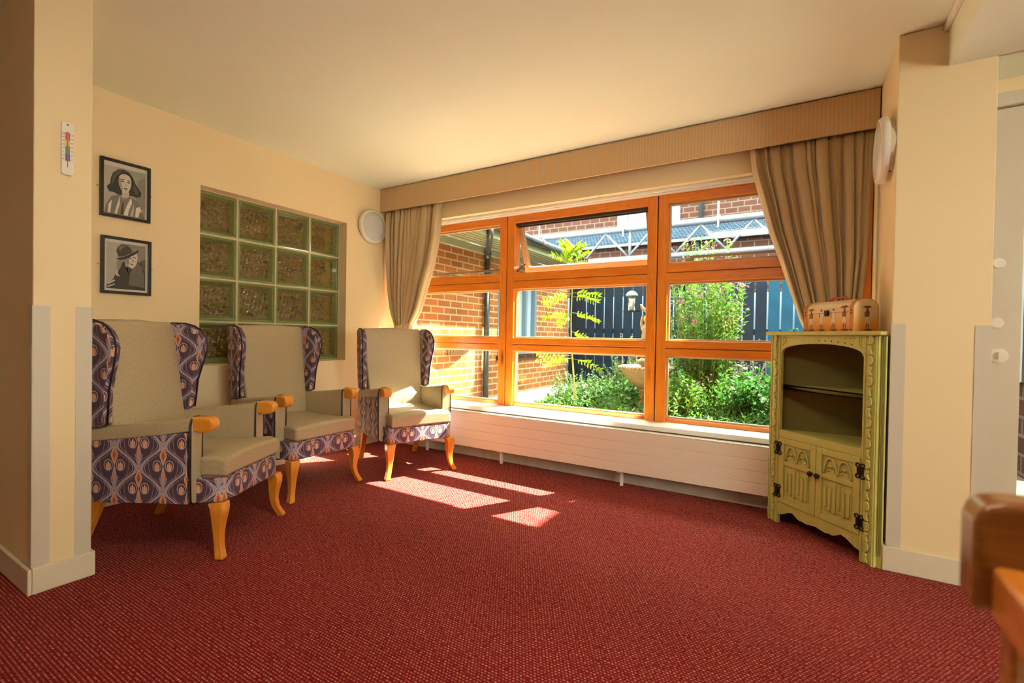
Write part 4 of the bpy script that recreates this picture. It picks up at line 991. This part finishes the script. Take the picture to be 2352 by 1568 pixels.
# ---------------------------------------------------------------- foreground wooden chair
fc = thing('wooden_chair', 'varnished wooden chair cut off at the right edge, out of focus', 'chair', (0, 0, 0))
X0, YB = 3.587, 0.69
m = MB()
pts = [(X0, 0.742), (X0, 0.835), (X0+0.004, 0.848), (X0+0.012, 0.857), (X0+0.026, 0.861)]
pts += [(X0+0.10, 0.866), (X0+0.25, 0.872), (X0+0.40, 0.866), (X0+0.474, 0.861), (X0+0.488, 0.857), (X0+0.5, 0.835), (X0+0.5, 0.742), (X0+0.47, 0.742), (X0+0.455, 0.775), (X0+0.42, 0.796), (X0+0.08, 0.796), (X0+0.035, 0.775), (X0+0.018, 0.742)]
m.prism(pts, YB, YB+0.052, 'y'); m.build('top_rail', 'oak_shade', fc, bevel=0.008, seg=3)
for x in (X0+0.034, X0+0.431):
    m = MB(); m.box(x, x+0.035, YB+0.008, YB+0.045, 0.0, 0.78); m.build('leg', 'oak', fc, bevel=0.005)
    m = MB(); m.box(x, x+0.035, YB-0.50, YB-0.465, 0.0, 0.735); m.build('leg', 'oak', fc, bevel=0.005)
    m = MB(); m.prism([(YB+0.007, 0.735), (YB+0.007, 0.793), (YB-0.51, 0.793), (YB-0.51, 0.735)], x-0.018, x+0.030, 'x'); m.build('arm', 'oakY', fc, bevel=0.007, seg=3)
m = MB(); m.box(X0+0.047, X0+0.453, YB-0.46, YB+0.01, 0.38, 0.43); m.build('seat_frame', 'oak', fc, bevel=0.005)
m = MB(); m.box(X0+0.05, X0+0.45, YB-0.45, YB+0.0, 0.431, 0.49); m.build('seat_cushion', 'cushion', fc, bevel=0.02, seg=3)
m = MB(); m.box(X0+0.062, X0+0.44, YB+0.012, YB+0.042, 0.50, 0.794); m.build('back_cushion', 'cushion', fc, bevel=0.012, seg=3)

# ---------------------------------------------------------------- outside: ground, brick wing, eaves
GZ = 0.22
m = MB(); m.box(-8, 14, 3.51, 3.95, GZ-0.2, GZ); m.box(0.0, 1.0, 3.95, 7.5, GZ-0.2, GZ); struct(m.build('ground_paving', 'pave'))
m = MB(); m.box(1.0, 14, 3.95, 16, GZ-0.2, GZ-0.01); m.box(-8, 1.0, 7.5, 16, GZ-0.2, GZ-0.01); m.box(4.2, 14, 3.1, 3.5, GZ-0.2, GZ-0.01); struct(m.build('ground_soil', 'soil'))
bw = thing('brick_wing', 'orange brick side wing with pale soffit and dark gutter, seen through the left panes', 'building', (0, 0, 0))
m = MB(); m.box(-0.25, 0.0, 3.53, 5.28, 0, 2.06); m.box(-0.25, 0.0, 5.28, 6.36, 0, 0.76); m.box(-0.25, 0.0, 6.36, 7.51, 0, 2.06); m.box(-0.25, 0.0, 5.28, 6.36, 1.92, 2.06); m.box(-4, -0.25, 7.30, 7.51, 0, 2.06)
m.build('brick_wall', 'brick', bw)
m = MB(); m.box(0.001, 0.02, 3.53, 7.5, 2.061, 2.145); m.box(0.02, 0.455, 3.53, 7.0, 2.150, 2.165)
k = 0.02
m.build('soffit', 'soffit', bw)
m = MB()
for k in range(1, 6): m.box(0.02+k*0.075, 0.024+k*0.075, 3.53, 7.0, 2.146, 2.1505)
m.build('soffit_joint', 'lip', bw)
m = MB(); m.box(0.455, 0.469, 3.53, 7.0, 2.13, 2.29); m.build('fascia', 'soffit', bw)
m = MB(); m.prism([(0.49, 2.305), (0.49, 2.325), (-2.2, 3.40), (-2.2, 3.34)], 3.53, 7.1, 'y'); m.build('roof', 'tile', bw)
g = MB(); g.tube([(0.522, 3.53, 2.262), (0.522, 7.0, 2.240)], 0.050, 16); go = g.build('gutter', 'gutter', bw, smooth=True)
for y in (4.55, 5.5, 6.4): m = MB(); m.tube([(0.522, y-0.02, 2.255), (0.522, y+0.02, 2.255)], 0.056, 16); m.build('gutter_joint', 'lip', go)
dp = MB(); dp.tube([(0.055, 4.94, GZ), (0.055, 4.94, 2.08)], 0.036, 16); dp.tube([(0.055, 4.94, 2.0), (0.055, 4.94, 2.09)], 0.046, 16)
dp.tube([(0.055, 4.94, 2.05), (0.075, 4.91, 2.09), (0.14, 4.83, 2.105), (0.43, 4.42, 2.105), (0.50, 4.33, 2.13), (0.518, 4.30, 2.22)], 0.036, 12); dp.build('downpipe', 'gutter', bw, smooth=True)
wf = MB(); wf.box(-0.08, 0.01, 5.285, 5.345, 0.765, 1.915); wf.box(-0.08, 0.01, 6.295, 6.355, 0.765, 1.915); wf.box(-0.08, 0.01, 5.345, 6.295, 0.765, 0.82); wf.box(-0.08, 0.01, 5.345, 6.295, 1.86, 1.915); wf.box(-0.08, 0.01, 6.02, 6.07, 0.82, 1.86)
wfo = wf.build('window', 'bluegrey', bw, bevel=0.003)
m = MB(); m.box(-0.06, -0.055, 5.345, 6.295, 0.82, 1.86); m.build('pane', 'pale', wfo)
m = MB(); m.box(0.0, 0.03, 5.25, 6.40, 0.70, 0.76); m.build('window_sill', 'brick2', bw)
# planter basket on the wing wall
pb = thing('wall_planter', 'black wire hayrack planter with coir liner on the brick wing', 'planter', (0.002, 4.40, 0))
m = MB(); N = 24
top = [(0.19*math.sin(math.pi*k/N)**0.7, -0.36+0.72*k/N, 1.025) for k in range(N+1)]; m.tube(top, 0.005, 6)
m.tube([(0.004, -0.36, 1.025), (0.004, 0.36, 1.025)], 0.005, 6)
for k in range(2, N-1, 2):
    x, y, z = top[k]; m.tube([(x, y, z), (x*0.85, y*0.9, 0.94), (x*0.45, y*0.7, 0.86), (0.004, y*0.55, 0.80)], 0.0035, 6)
m.build('wire_frame', 'iron', pb)
m = MB(); m.loft([[(max(0.003, x*s-0.008), y*t_, z) for x, y, _ in top] for s, t_, z in ((0.95, 0.97, 0.99), (0.80, 0.88, 0.93), (0.42, 0.68, 0.85), (0.05, 0.5, 0.795))]); m.build('liner', 'coir', pb, smooth=True)
# eave of this building, over the window
ev = thing('roof_eave', 'boarded eave projecting over the window outside', 'roof', (0, 0, 0))
m = MB(); m.box(0.64, 4.4, 3.51, 4.075, 2.19, 2.21); m.box(0.64, 4.4, 4.06, 4.085, 2.172, 2.36); m.build('soffit', 'soffit', ev)
m = MB(); m.prism([(4.12, 2.37), (4.12, 2.39), (3.3, 2.80), (3.3, 2.74)], 0.70, 4.4, 'x'); m.build('roof', 'tile', ev)
m = MB(); m.box(-0.25, 4.4, 3.30, 3.525, 2.41, 2.78); struct(m.build('wall_front_upper', 'brick'))
# two storey wing off to the right (shades the room's right half)
rw = thing('brick_house', 'brick block with blue framed window glimpsed past the door', 'building', (0, 0, 0))
m = MB(); m.box(4.62, 8.0, 3.70, 6.78, 0, 4.28); m.build('brick_wall', 'brick2', rw)
m = MB()
m.box(4.585, 4.619, 4.02, 4.55, 0.80, 1.75); wo = m.build('window', 'pvc', rw)
m = MB(); m.box(4.580, 4.584, 4.08, 4.26, 0.88, 1.68); m.box(4.580, 4.584, 4.31, 4.49, 0.88, 1.68); m.build('pane', 'bluegrey', wo)
m = MB(); m.box(4.50, 8.1, 3.6, 6.9, 4.285, 4.40); m.build('roof', 'tile', rw)
# fence
fe = thing('board_fence', 'dark navy vertical board fence at the back of the garden', 'fence', (0, 0, 0))
m = MB(); rnd = random.Random(3); x = 0.04
while x < 4.6:
    wd_ = 0.138; m.mi = 0 if x < 2.95 else 1; tz = 1.885+rnd.uniform(-0.004, 0.004); m.box(x, x+wd_, 7.50, 7.52, GZ, tz); x += wd_+0.0215
m.build('board_panel', ['fence', 'fence2'], fe)
m = MB(); m.box(0.02, 4.6, 7.521, 7.56, 0.45, 0.53); m.box(0.02, 4.6, 7.521, 7.56, 1.10, 1.18); m.build('rail', 'fence', fe)
m = MB(); m.box(0.02, 4.6, 7.49, 7.56, 1.89, 1.93); m.build('capping', 'pale', fe)
for x in (0.05, 1.9, 3.75):
    m = MB(); m.box(x, x+0.09, 7.561, 7.65, 0, 1.92); m.build('post', 'fence', fe)
sw = MB(); sw.box(-2, 6, 8.05, 8.10, 0, 1.75); tag(sw.build('gap_backing_wall', 'pale'), 'added pale blue backing wall that keeps the fence gaps bright', 'wall')  # pale wall added behind the fence to keep its gaps bright
# steel truss
ts = thing('steel_truss', 'galvanised pipe truss crossing above the garden fence', 'truss', (0, 0, 0))
TY = 8.6; hd = MB(); hd.tube([(-3.5, TY, 3.06), (6.5, TY, 3.035)], 0.060, 16); hd.build('top_chord', 'steel', ts, smooth=True)
hd = MB(); hd.tube([(-3.5, TY, 2.49), (6.5, TY, 2.50)], 0.050, 16); hd.build('bottom_chord', 'steel', ts, smooth=True)
step_ = 1.685/2; x = -0.133-3*1.685/2
nb = [-1.82, -0.975, -0.133, 0.713, 1.563, 2.38, 3.22, 4.06]; na = [-1.40, -0.568, 0.275, 1.14, 1.974, 2.788, 3.63]
for i in range(len(na)):
    for q in (nb[i], nb[i+1]):
        if i == 3: q = q
        m = MB(); m.tube([(na[i], TY, 3.0), (q, TY, 2.53)], 0.022, 10); m.build('brace', 'steel', ts, smooth=True)
m = MB(); m.tube([(0.74, TY, 3.0), (0.74, TY, 2.5)], 0.026, 10); m.build('post', 'steel', ts, smooth=True)
for x in (-1.12, 0.63, 2.257):
    m = MB(); m.tube([(x, TY-0.075, 2.90), (x, TY-0.075, 3.34 if x < 0 else 3.9)], 0.018, 8); m.lathe([(0.07, -0.03), (0.07, 0.03)], 16, (x, TY, 3.05), 'x'); m.build('upright_rod', 'steel', ts)
# far building
fb = thing('apartment_building', 'rose brick two storey block behind the truss and fence', 'building', (0, 0, 0))
m = MB(); m.box(-8, 12, 10.5, 13, 0, 3.55); m.box(-8, -0.14, 10.5, 13, 3.55, 4.9); m.box(1.23, 12, 10.5, 13, 3.55, 4.9); m.box(-8, 12, 10.5, 13, 4.9, 6.5); m.build('brick_wall', 'brick2', fb)
m = MB(); m.box(-0.14, 0.09, 10.46, 10.60, 3.55, 4.9); m.box(1.0, 1.23, 10.46, 10.60, 3.55, 4.9); m.box(0.09, 1.0, 10.46, 10.6, 3.55, 3.62); m.box(0.09, 1.0, 10.46, 10.6, 4.83, 4.9); m.box(0.125, 0.15, 10.465, 10.55, 3.62, 4.83)
wo = m.build('window', 'pvc', fb)
def treeglass():
    m, nt, b = newmat('pane_mirroring_trees'); v = coords(nt, 'Object'); n = noise(nt, v, 9, 5, 0.7)
    nt.links.new(ramp(nt, n, [(0.35, (0.10, 0.20, 0.06)), (0.52, (0.30, 0.42, 0.14)), (0.64, (0.70, 0.80, 0.80))]), b.inputs['Base Color']); b.inputs['Roughness'].default_value = 0.1; return m
m = MB(); m.box(0.09, 1.0, 10.53, 10.54, 3.62, 4.83); m.build('pane', treeglass(), wo)
m = MB(); m.prism([(9.8, 3.03), (9.8, 3.06), (10.5, 3.50), (10.5, 3.46)], -8, 12, 'x'); lr = m.build('lean_to_roof', 'tile', fb)
m = MB(); m.box(-8, 12, 9.95, 10.0, 0, 3.0); m.build('lean_to_wall', 'brick2', fb)
m = MB(); m.box(-8, 12, 9.80, 9.83, 2.97, 3.03); m.build('lean_to_gutter', 'gutter', fb)
m = MB(); m.tube([(1.66, 10.44, 3.3), (1.66, 10.44, 6.4)], 0.045, 10); m.tube([(1.70, 9.90, 0.2), (1.70, 9.90, 3.0)], 0.045, 10); m.build('downpipe', 'gutter', fb, smooth=True)
m = MB(); m.box(-8.2, 12.2, 10.2, 13.3, 6.505, 6.6); m.build('roof', 'tile', fb)

# ---------------------------------------------------------------- garden
def leaf_quad(bm, p, d, L, Wd, nrm, mi=0, fold=0.25):
    d = d.normalized(); s = d.cross(nrm)
    if s.length < 1e-5: s = d.orthogonal()
    s.normalize(); n = s.cross(d)
    a = bm.verts.new(p); t = bm.verts.new(p+d*L); m1 = bm.verts.new(p+d*L*0.45-n*Wd*fold)
    l = bm.verts.new(p+d*L*0.40+s*Wd*0.5); r = bm.verts.new(p+d*L*0.40-s*Wd*0.5)
    for q in ((a, l, m1), (l, t, m1), (a, m1, r), (m1, t, r)):
        f = bm.faces.new(q); f.material_index = mi; f.smooth = True
def rv(r): return Vector((r.uniform(-1, 1), r.uniform(-1, 1), r.uniform(-1, 1)))
# sapling with pinnate fronds
sp = thing('sapling', 'slender sapling with lime green feathered leaves just outside the middle pane', 'tree', (0, 0, 0))
B0, B1 = Vector((1.591, 4.2, GZ-0.02)), Vector((1.530, 4.2, 1.90))
def spt(z): 
    u = (z-B0.z)/(B1.z-B0.z); return B0.lerp(B1, u)+Vector((0.012*math.sin(u*9), 0, 0))
m = MB(); m.tube([spt(B0.z+(B1.z-B0.z)*k/16) for k in range(17)], [0.010-0.006*k/16 for k in range(17)], 8); m.build('stem', 'stemg', sp, smooth=True)
rnd = random.Random(8)
tiers = [(1.84, 6, 0.13, 40), (1.74, 5, 0.19, 25), (1.44, 4, 0.27, -4), (1.25, 3, 0.26, -2), (1.06, 2, 0.16, -12), (0.87, 3, 0.33, 8), (0.80, 3, 0.30, 0)]
for z, n, L, el in tiers:
    a0 = rnd.uniform(0, 6.28)
    for k in range(n):
        az = (0 if k % 2 else math.pi)+rnd.uniform(-0.7, 0.7) if n < 5 else a0+6.28*k/n
        e = R(el+rnd.uniform(-10, 10)); p = spt(z+rnd.uniform(-0.03, 0.03)); m = MB(); pts = [p.copy()]
        d = Vector((math.cos(az)*math.cos(e), math.sin(az)*math.cos(e), math.sin(e)))
        for q in range(9): d.z -= 0.045; pts.append(pts[-1]+d.normalized()*L/9)
        m.tube(pts, 0.0018, 5); m.mi = 1
        side = Vector((-math.sin(az), math.cos(az), 0))
        for q in range(2, 10):
            for s in (-1, 1):
                dd = side*s*0.55+d*0.40+Vector((0, 0, s*0.55-0.15+rnd.uniform(-0.35, 0.35))); leaf_quad(m.bm, pts[q], dd, 0.058+rnd.uniform(-0.01, 0.008), 0.030, side+Vector((0, 0, 0.7)), 1)
        leaf_quad(m.bm, pts[-1], d, 0.055, 0.026, Vector((0, 0, 1)), 1)
        m.build('frond', ['stemg', 'leaf_lime'], sp)
def leafy_shrub(name, label, cat, base, stems, h, spread, mat, leafL, leafW, nper, seed, flower=None, fl=0, stemmat='stemg', group=None, lean=0.25, up=0.6):
    r = random.Random(seed); t = thing(name, label, cat, base, 0, group); ms, ml, mf = MB(), MB(), MB()
    for k in range(stems):
        a = r.uniform(0, 6.28); rad = spread*math.sqrt(r.random()); hh = h*r.uniform(0.62, 1.0)*(1-0.28*(rad/spread)**2)
        tip = Vector((rad*math.cos(a), rad*math.sin(a), hh)); b = Vector((tip.x*lean, tip.y*lean, 0)); pts = []
        for q in range(8):
            u = q/7; pts.append(b.lerp(tip, u)+Vector((0.01*math.sin(5*u+k), 0.01*math.cos(4*u+k), 0)))
        ms.tube(pts, [0.0035-0.002*q/7 for q in range(8)], 5)
        for q in range(nper):
            u = 0.12+0.88*(q+r.random())/nper; i = min(6, int(u*7)); p = pts[i].lerp(pts[i+1], u*7-i)
            d = rv(r); d.z = abs(d.z)*up+0.1; leaf_quad(ml.bm, p, d, leafL*r.uniform(0.6, 1.2)*(1.15-0.5*u), leafW, rv(r)+Vector((0, 0, 1.2)))
        if flower and r.random() < fl:
            for q in range(r.randint(2, 5)):
                p = tip+rv(r)*0.03
                for w in range(4):
                    d = rv(r); leaf_quad(mf.bm, p, d, 0.016, 0.014, rv(r))
    ms.build('stem', stemmat, t, uv=False); ml.build('foliage', mat, t, uv=False)
    if flower and len(mf.bm.faces): mf.build('flower', flower, t, uv=False)
    return t
leafy_shrub('willowherb', 'tall willowherb clump with small pink flowers behind the right-hand panes', 'plant', (2.66, 5.0, GZ), 78, 2.02, 0.40, 'leaf_mid', 0.085, 0.021, 58, 21, 'pink', 0.75)
leafy_shrub('willowherb', 'smaller willowherb with pink flowers at the left of the tall clump', 'plant', (2.35, 4.9, GZ), 12, 1.45, 0.20, 'leaf_mid', 0.075, 0.018, 30, 22, 'pink', 0.9)
leafy_shrub('nettle_clump', 'light green nettle clump right outside the right-hand pane, by the window post', 'plant', (2.52, 4.2, GZ), 26, 0.68, 0.24, 'leaf_mid', 0.075, 0.034, 22, 23, stemmat='stemg')
leafy_shrub('low_shrub', 'grey-green low shrub around the foot of the sapling', 'shrub', (1.45, 4.75, GZ), 60, 0.52, 0.42, 'leaf_grey', 0.045, 0.024, 26, 24)
leafy_shrub('low_shrub', 'grey-green bushy shrub between the sapling and the bird bath', 'shrub', (1.85, 5.25, GZ), 70, 0.72, 0.45, 'leaf_grey', 0.048, 0.024, 28, 25)
leafy_shrub('broadleaf_shrub', 'glossy dark green shrub beside the cabinet, outside the pane', 'shrub', (3.08, 4.55, GZ), 40, 0.66, 0.34, 'leaf_dark', 0.085, 0.045, 22, 26)
leafy_shrub('low_shrub', 'bright green shrub in front of the tree stump', 'shrub', (2.80, 4.55, GZ), 50, 0.56, 0.34, 'leaf_mid', 0.060, 0.026, 26, 27, 'pink', 0.06)
leafy_shrub('tall_weed', 'pale dry seeding weed against the fence behind the sapling', 'plant', (1.52, 6.2, GZ), 12, 0.98, 0.22, 'dry', 0.040, 0.014, 46, 28, stemmat='dry')
leafy_shrub('tall_weed', 'pale seeding weed in front of the right half of the fence', 'plant', (2.98, 5.6, GZ), 14, 0.95, 0.26, 'dry', 0.040, 0.014, 46, 29, stemmat='dry')
leafy_shrub('leafy_bush', 'small leafy bush at the far right of the fence above the cabinet top', 'shrub', (3.40, 6.2, GZ), 26, 1.10, 0.30, 'leaf_mid', 0.070, 0.026, 26, 30)
# undergrowth: uncountable
m = MB(); r = random.Random(77)
for k in range(15000):
    x = r.uniform(1.05, 4.3); y = 3.98+3.4*r.random()**1.3
    if (x-2.15)**2+(y-4.67)**2 < 0.03: continue
    hm = 0.16+0.34*min(1, (y-3.9)/1.3)*(0.6+0.4*math.sin(3*x)*math.sin(2.3*y+1))
    if x < 1.35: hm *= 0.5
    z = GZ+hm*r.random()**0.6; d = rv(r); d.z = abs(d.z)*0.7
    leaf_quad(m.bm, Vector((x, y, z)), d, r.uniform(0.035, 0.08), r.uniform(0.015, 0.035), rv(r)+Vector((0, 0, 1.5)), r.choice((0, 0, 1, 1, 2)))
tag(m.build('undergrowth', ['leaf_mid', 'leaf_grey', 'leaf_dark'], uv=False), 'low weedy undergrowth filling the garden bed', 'undergrowth', kind='stuff')
# tree stump / trunk
tt = thing('tree_stump', 'reddish peeling tree trunk rising behind the low shrubs', 'tree', (2.83, 5.35, GZ))
m = MB(); m.tube([(0.02, 0, -0.02), (0.0, 0, 0.3), (-0.01, 0, 0.7), (0.01, 0, 1.15)], [0.050, 0.036, 0.034, 0.028], 12); m.tube([(-0.005, 0, 0.72), (-0.08, 0.03, 1.05)], 0.014, 8); m.tube([(0.0, 0, 0.8), (0.09, -0.02, 1.12)], 0.012, 8)
m.build('trunk', 'bark', tt, smooth=True)
# bird bath with statue
bb = thing('bird_bath', 'stone bird bath on a tapered pedestal, half hidden by the window post', 'bird bath', (2.151, 4.67, GZ))
m = MB(); m.lathe([(0.14, 0), (0.14, 0.05), (0.10, 0.08), (0.07, 0.12), (0.055, 0.22), (0.065, 0.29), (0.075, 0.31)], 32); m.build('pedestal', 'stone', bb, smooth=True)
m = MB(); m.lathe([(0.075, 0.31), (0.11, 0.335), (0.18, 0.40), (0.225, 0.47), (0.255, 0.505), (0.262, 0.52), (0.255, 0.535), (0.235, 0.53), (0.18, 0.49), (0.02, 0.47)], 40)
for k in range(40):
    a = 2*math.pi*k/40; m.ball((0.262*math.cos(a), 0.262*math.sin(a), 0.517), 0.012, 8, 6)
m.build('bowl', 'stone', bb, smooth=True)
st = thing('garden_statue', 'small stone child statue holding up a shell dish on the bird bath', 'statue', (2.151, 4.67, GZ+0.476))
m = MB(); m.lathe([(0.05, 0), (0.05, 0.06), (0.09, 0.08), (0.095, 0.11), (0.06, 0.13), (0.02, 0.131)], 24); m.build('plinth', 'stone', st, smooth=True)
bodyv = bpy.data.meshes.new('child_figure')
vv = [(0, 0, 0.33), (0, 0.0, 0.40), (0, 0, 0.44), (0, 0, 0.47), (0.0, 0, 0.515), (0.03, 0, 0.26), (0.035, 0.015, 0.19), (0.035, 0, 0.135), (-0.03, 0, 0.26), (-0.035, -0.01, 0.19), (-0.035, 0, 0.135), (0.045, 0, 0.43), (0.055, 0.0, 0.49), (0.035, 0.0, 0.57), (-0.045, 0, 0.43), (-0.055, 0.0, 0.49), (-0.035, 0.0, 0.57)]
ee = [(0, 1), (1, 2), (2, 3), (3, 4), (0, 5), (5, 6), (6, 7), (0, 8), (8, 9), (9, 10), (2, 11), (11, 12), (12, 13), (2, 14), (14, 15), (15, 16)]
rr_ = [0.045, 0.045, 0.035, 0.02, 0.034, 0.03, 0.022, 0.018, 0.03, 0.022, 0.018, 0.022, 0.016, 0.014, 0.022, 0.016, 0.014]
bodyv.from_pydata(vv, ee, []); so = bpy.data.objects.new('child_figure', bodyv); SC.collection.objects.link(so); so.parent = st; bodyv.materials.append(M['stone'])
sk = so.modifiers.new('skin', 'SKIN'); 
for i, v in enumerate(bodyv.skin_vertices[0].data): v.radius = (rr_[i], rr_[i])
bodyv.skin_vertices[0].data[0].use_root = True
q = so.modifiers.new('sub', 'SUBSURF'); q.levels = 1; q.render_levels = 1
m = MB(); m.ball((0, 0, 0.52), (0.036, 0.036, 0.042), 16, 12); m.build('head', 'stone', st, smooth=True)
m = MB(); pts = []
for k in range(17): a = math.pi+math.pi*k/16; pts.append((0.065*math.cos(a), 0.67+0.085*math.sin(a)))
for k in range(15, 0, -1): a = math.pi+math.pi*k/16; pts.append((0.052*math.cos(a), 0.67+0.045*math.sin(a)))
m.prism(pts, -0.03, 0.03, 'y'); m.build('shell_dish', 'stone', st, bevel=0.004)
# bird feeder on a crook
bf = thing('bird_feeder', 'green topped clear tube bird feeder hanging in front of the fence', 'bird feeder', (1.670, 5.73, 0))
m = MB(); m.lathe([(0.075, 1.545), (0.072, 1.560), (0.055, 1.585), (0.025, 1.605), (0.002, 1.610)], 28); m.build('lid', 'green_pl', bf, smooth=True)
m = MB(); m.lathe([(0.048, 1.370), (0.048, 1.548)], 28); m.build('tube', 'clear', bf, smooth=True)
m = MB(); m.lathe([(0.030, 1.371), (0.030, 1.54)], 20); m.build('seed_fill', 'seed', bf, smooth=True)
m = MB(); m.lathe([(0.02, 1.350), (0.10, 1.352), (0.105, 1.362), (0.098, 1.362), (0.03, 1.358), (0.03, 1.37)], 28); m.build('tray', 'iron', bf)
m = MB(); m.tube([(0, 0, 1.605), (0, 0, 1.73)], 0.002, 6); m.build('hanging_wire', 'iron', bf)
ck = thing('shepherd_crook', 'black iron hook pole carrying the bird feeder', 'hook', (0, 0, 0))
m = MB(); pts = [(1.985, 5.73, GZ-0.05), (1.985, 5.73, 1.60), (1.965, 5.73, 1.70), (1.90, 5.73, 1.755), (1.80, 5.73, 1.765), (1.70, 5.73, 1.74), (1.675, 5.73, 1.722), (1.665, 5.73, 1.735)]
m.tube(pts, 0.006, 8); m.build('pole', 'iron', ck, smooth=True)
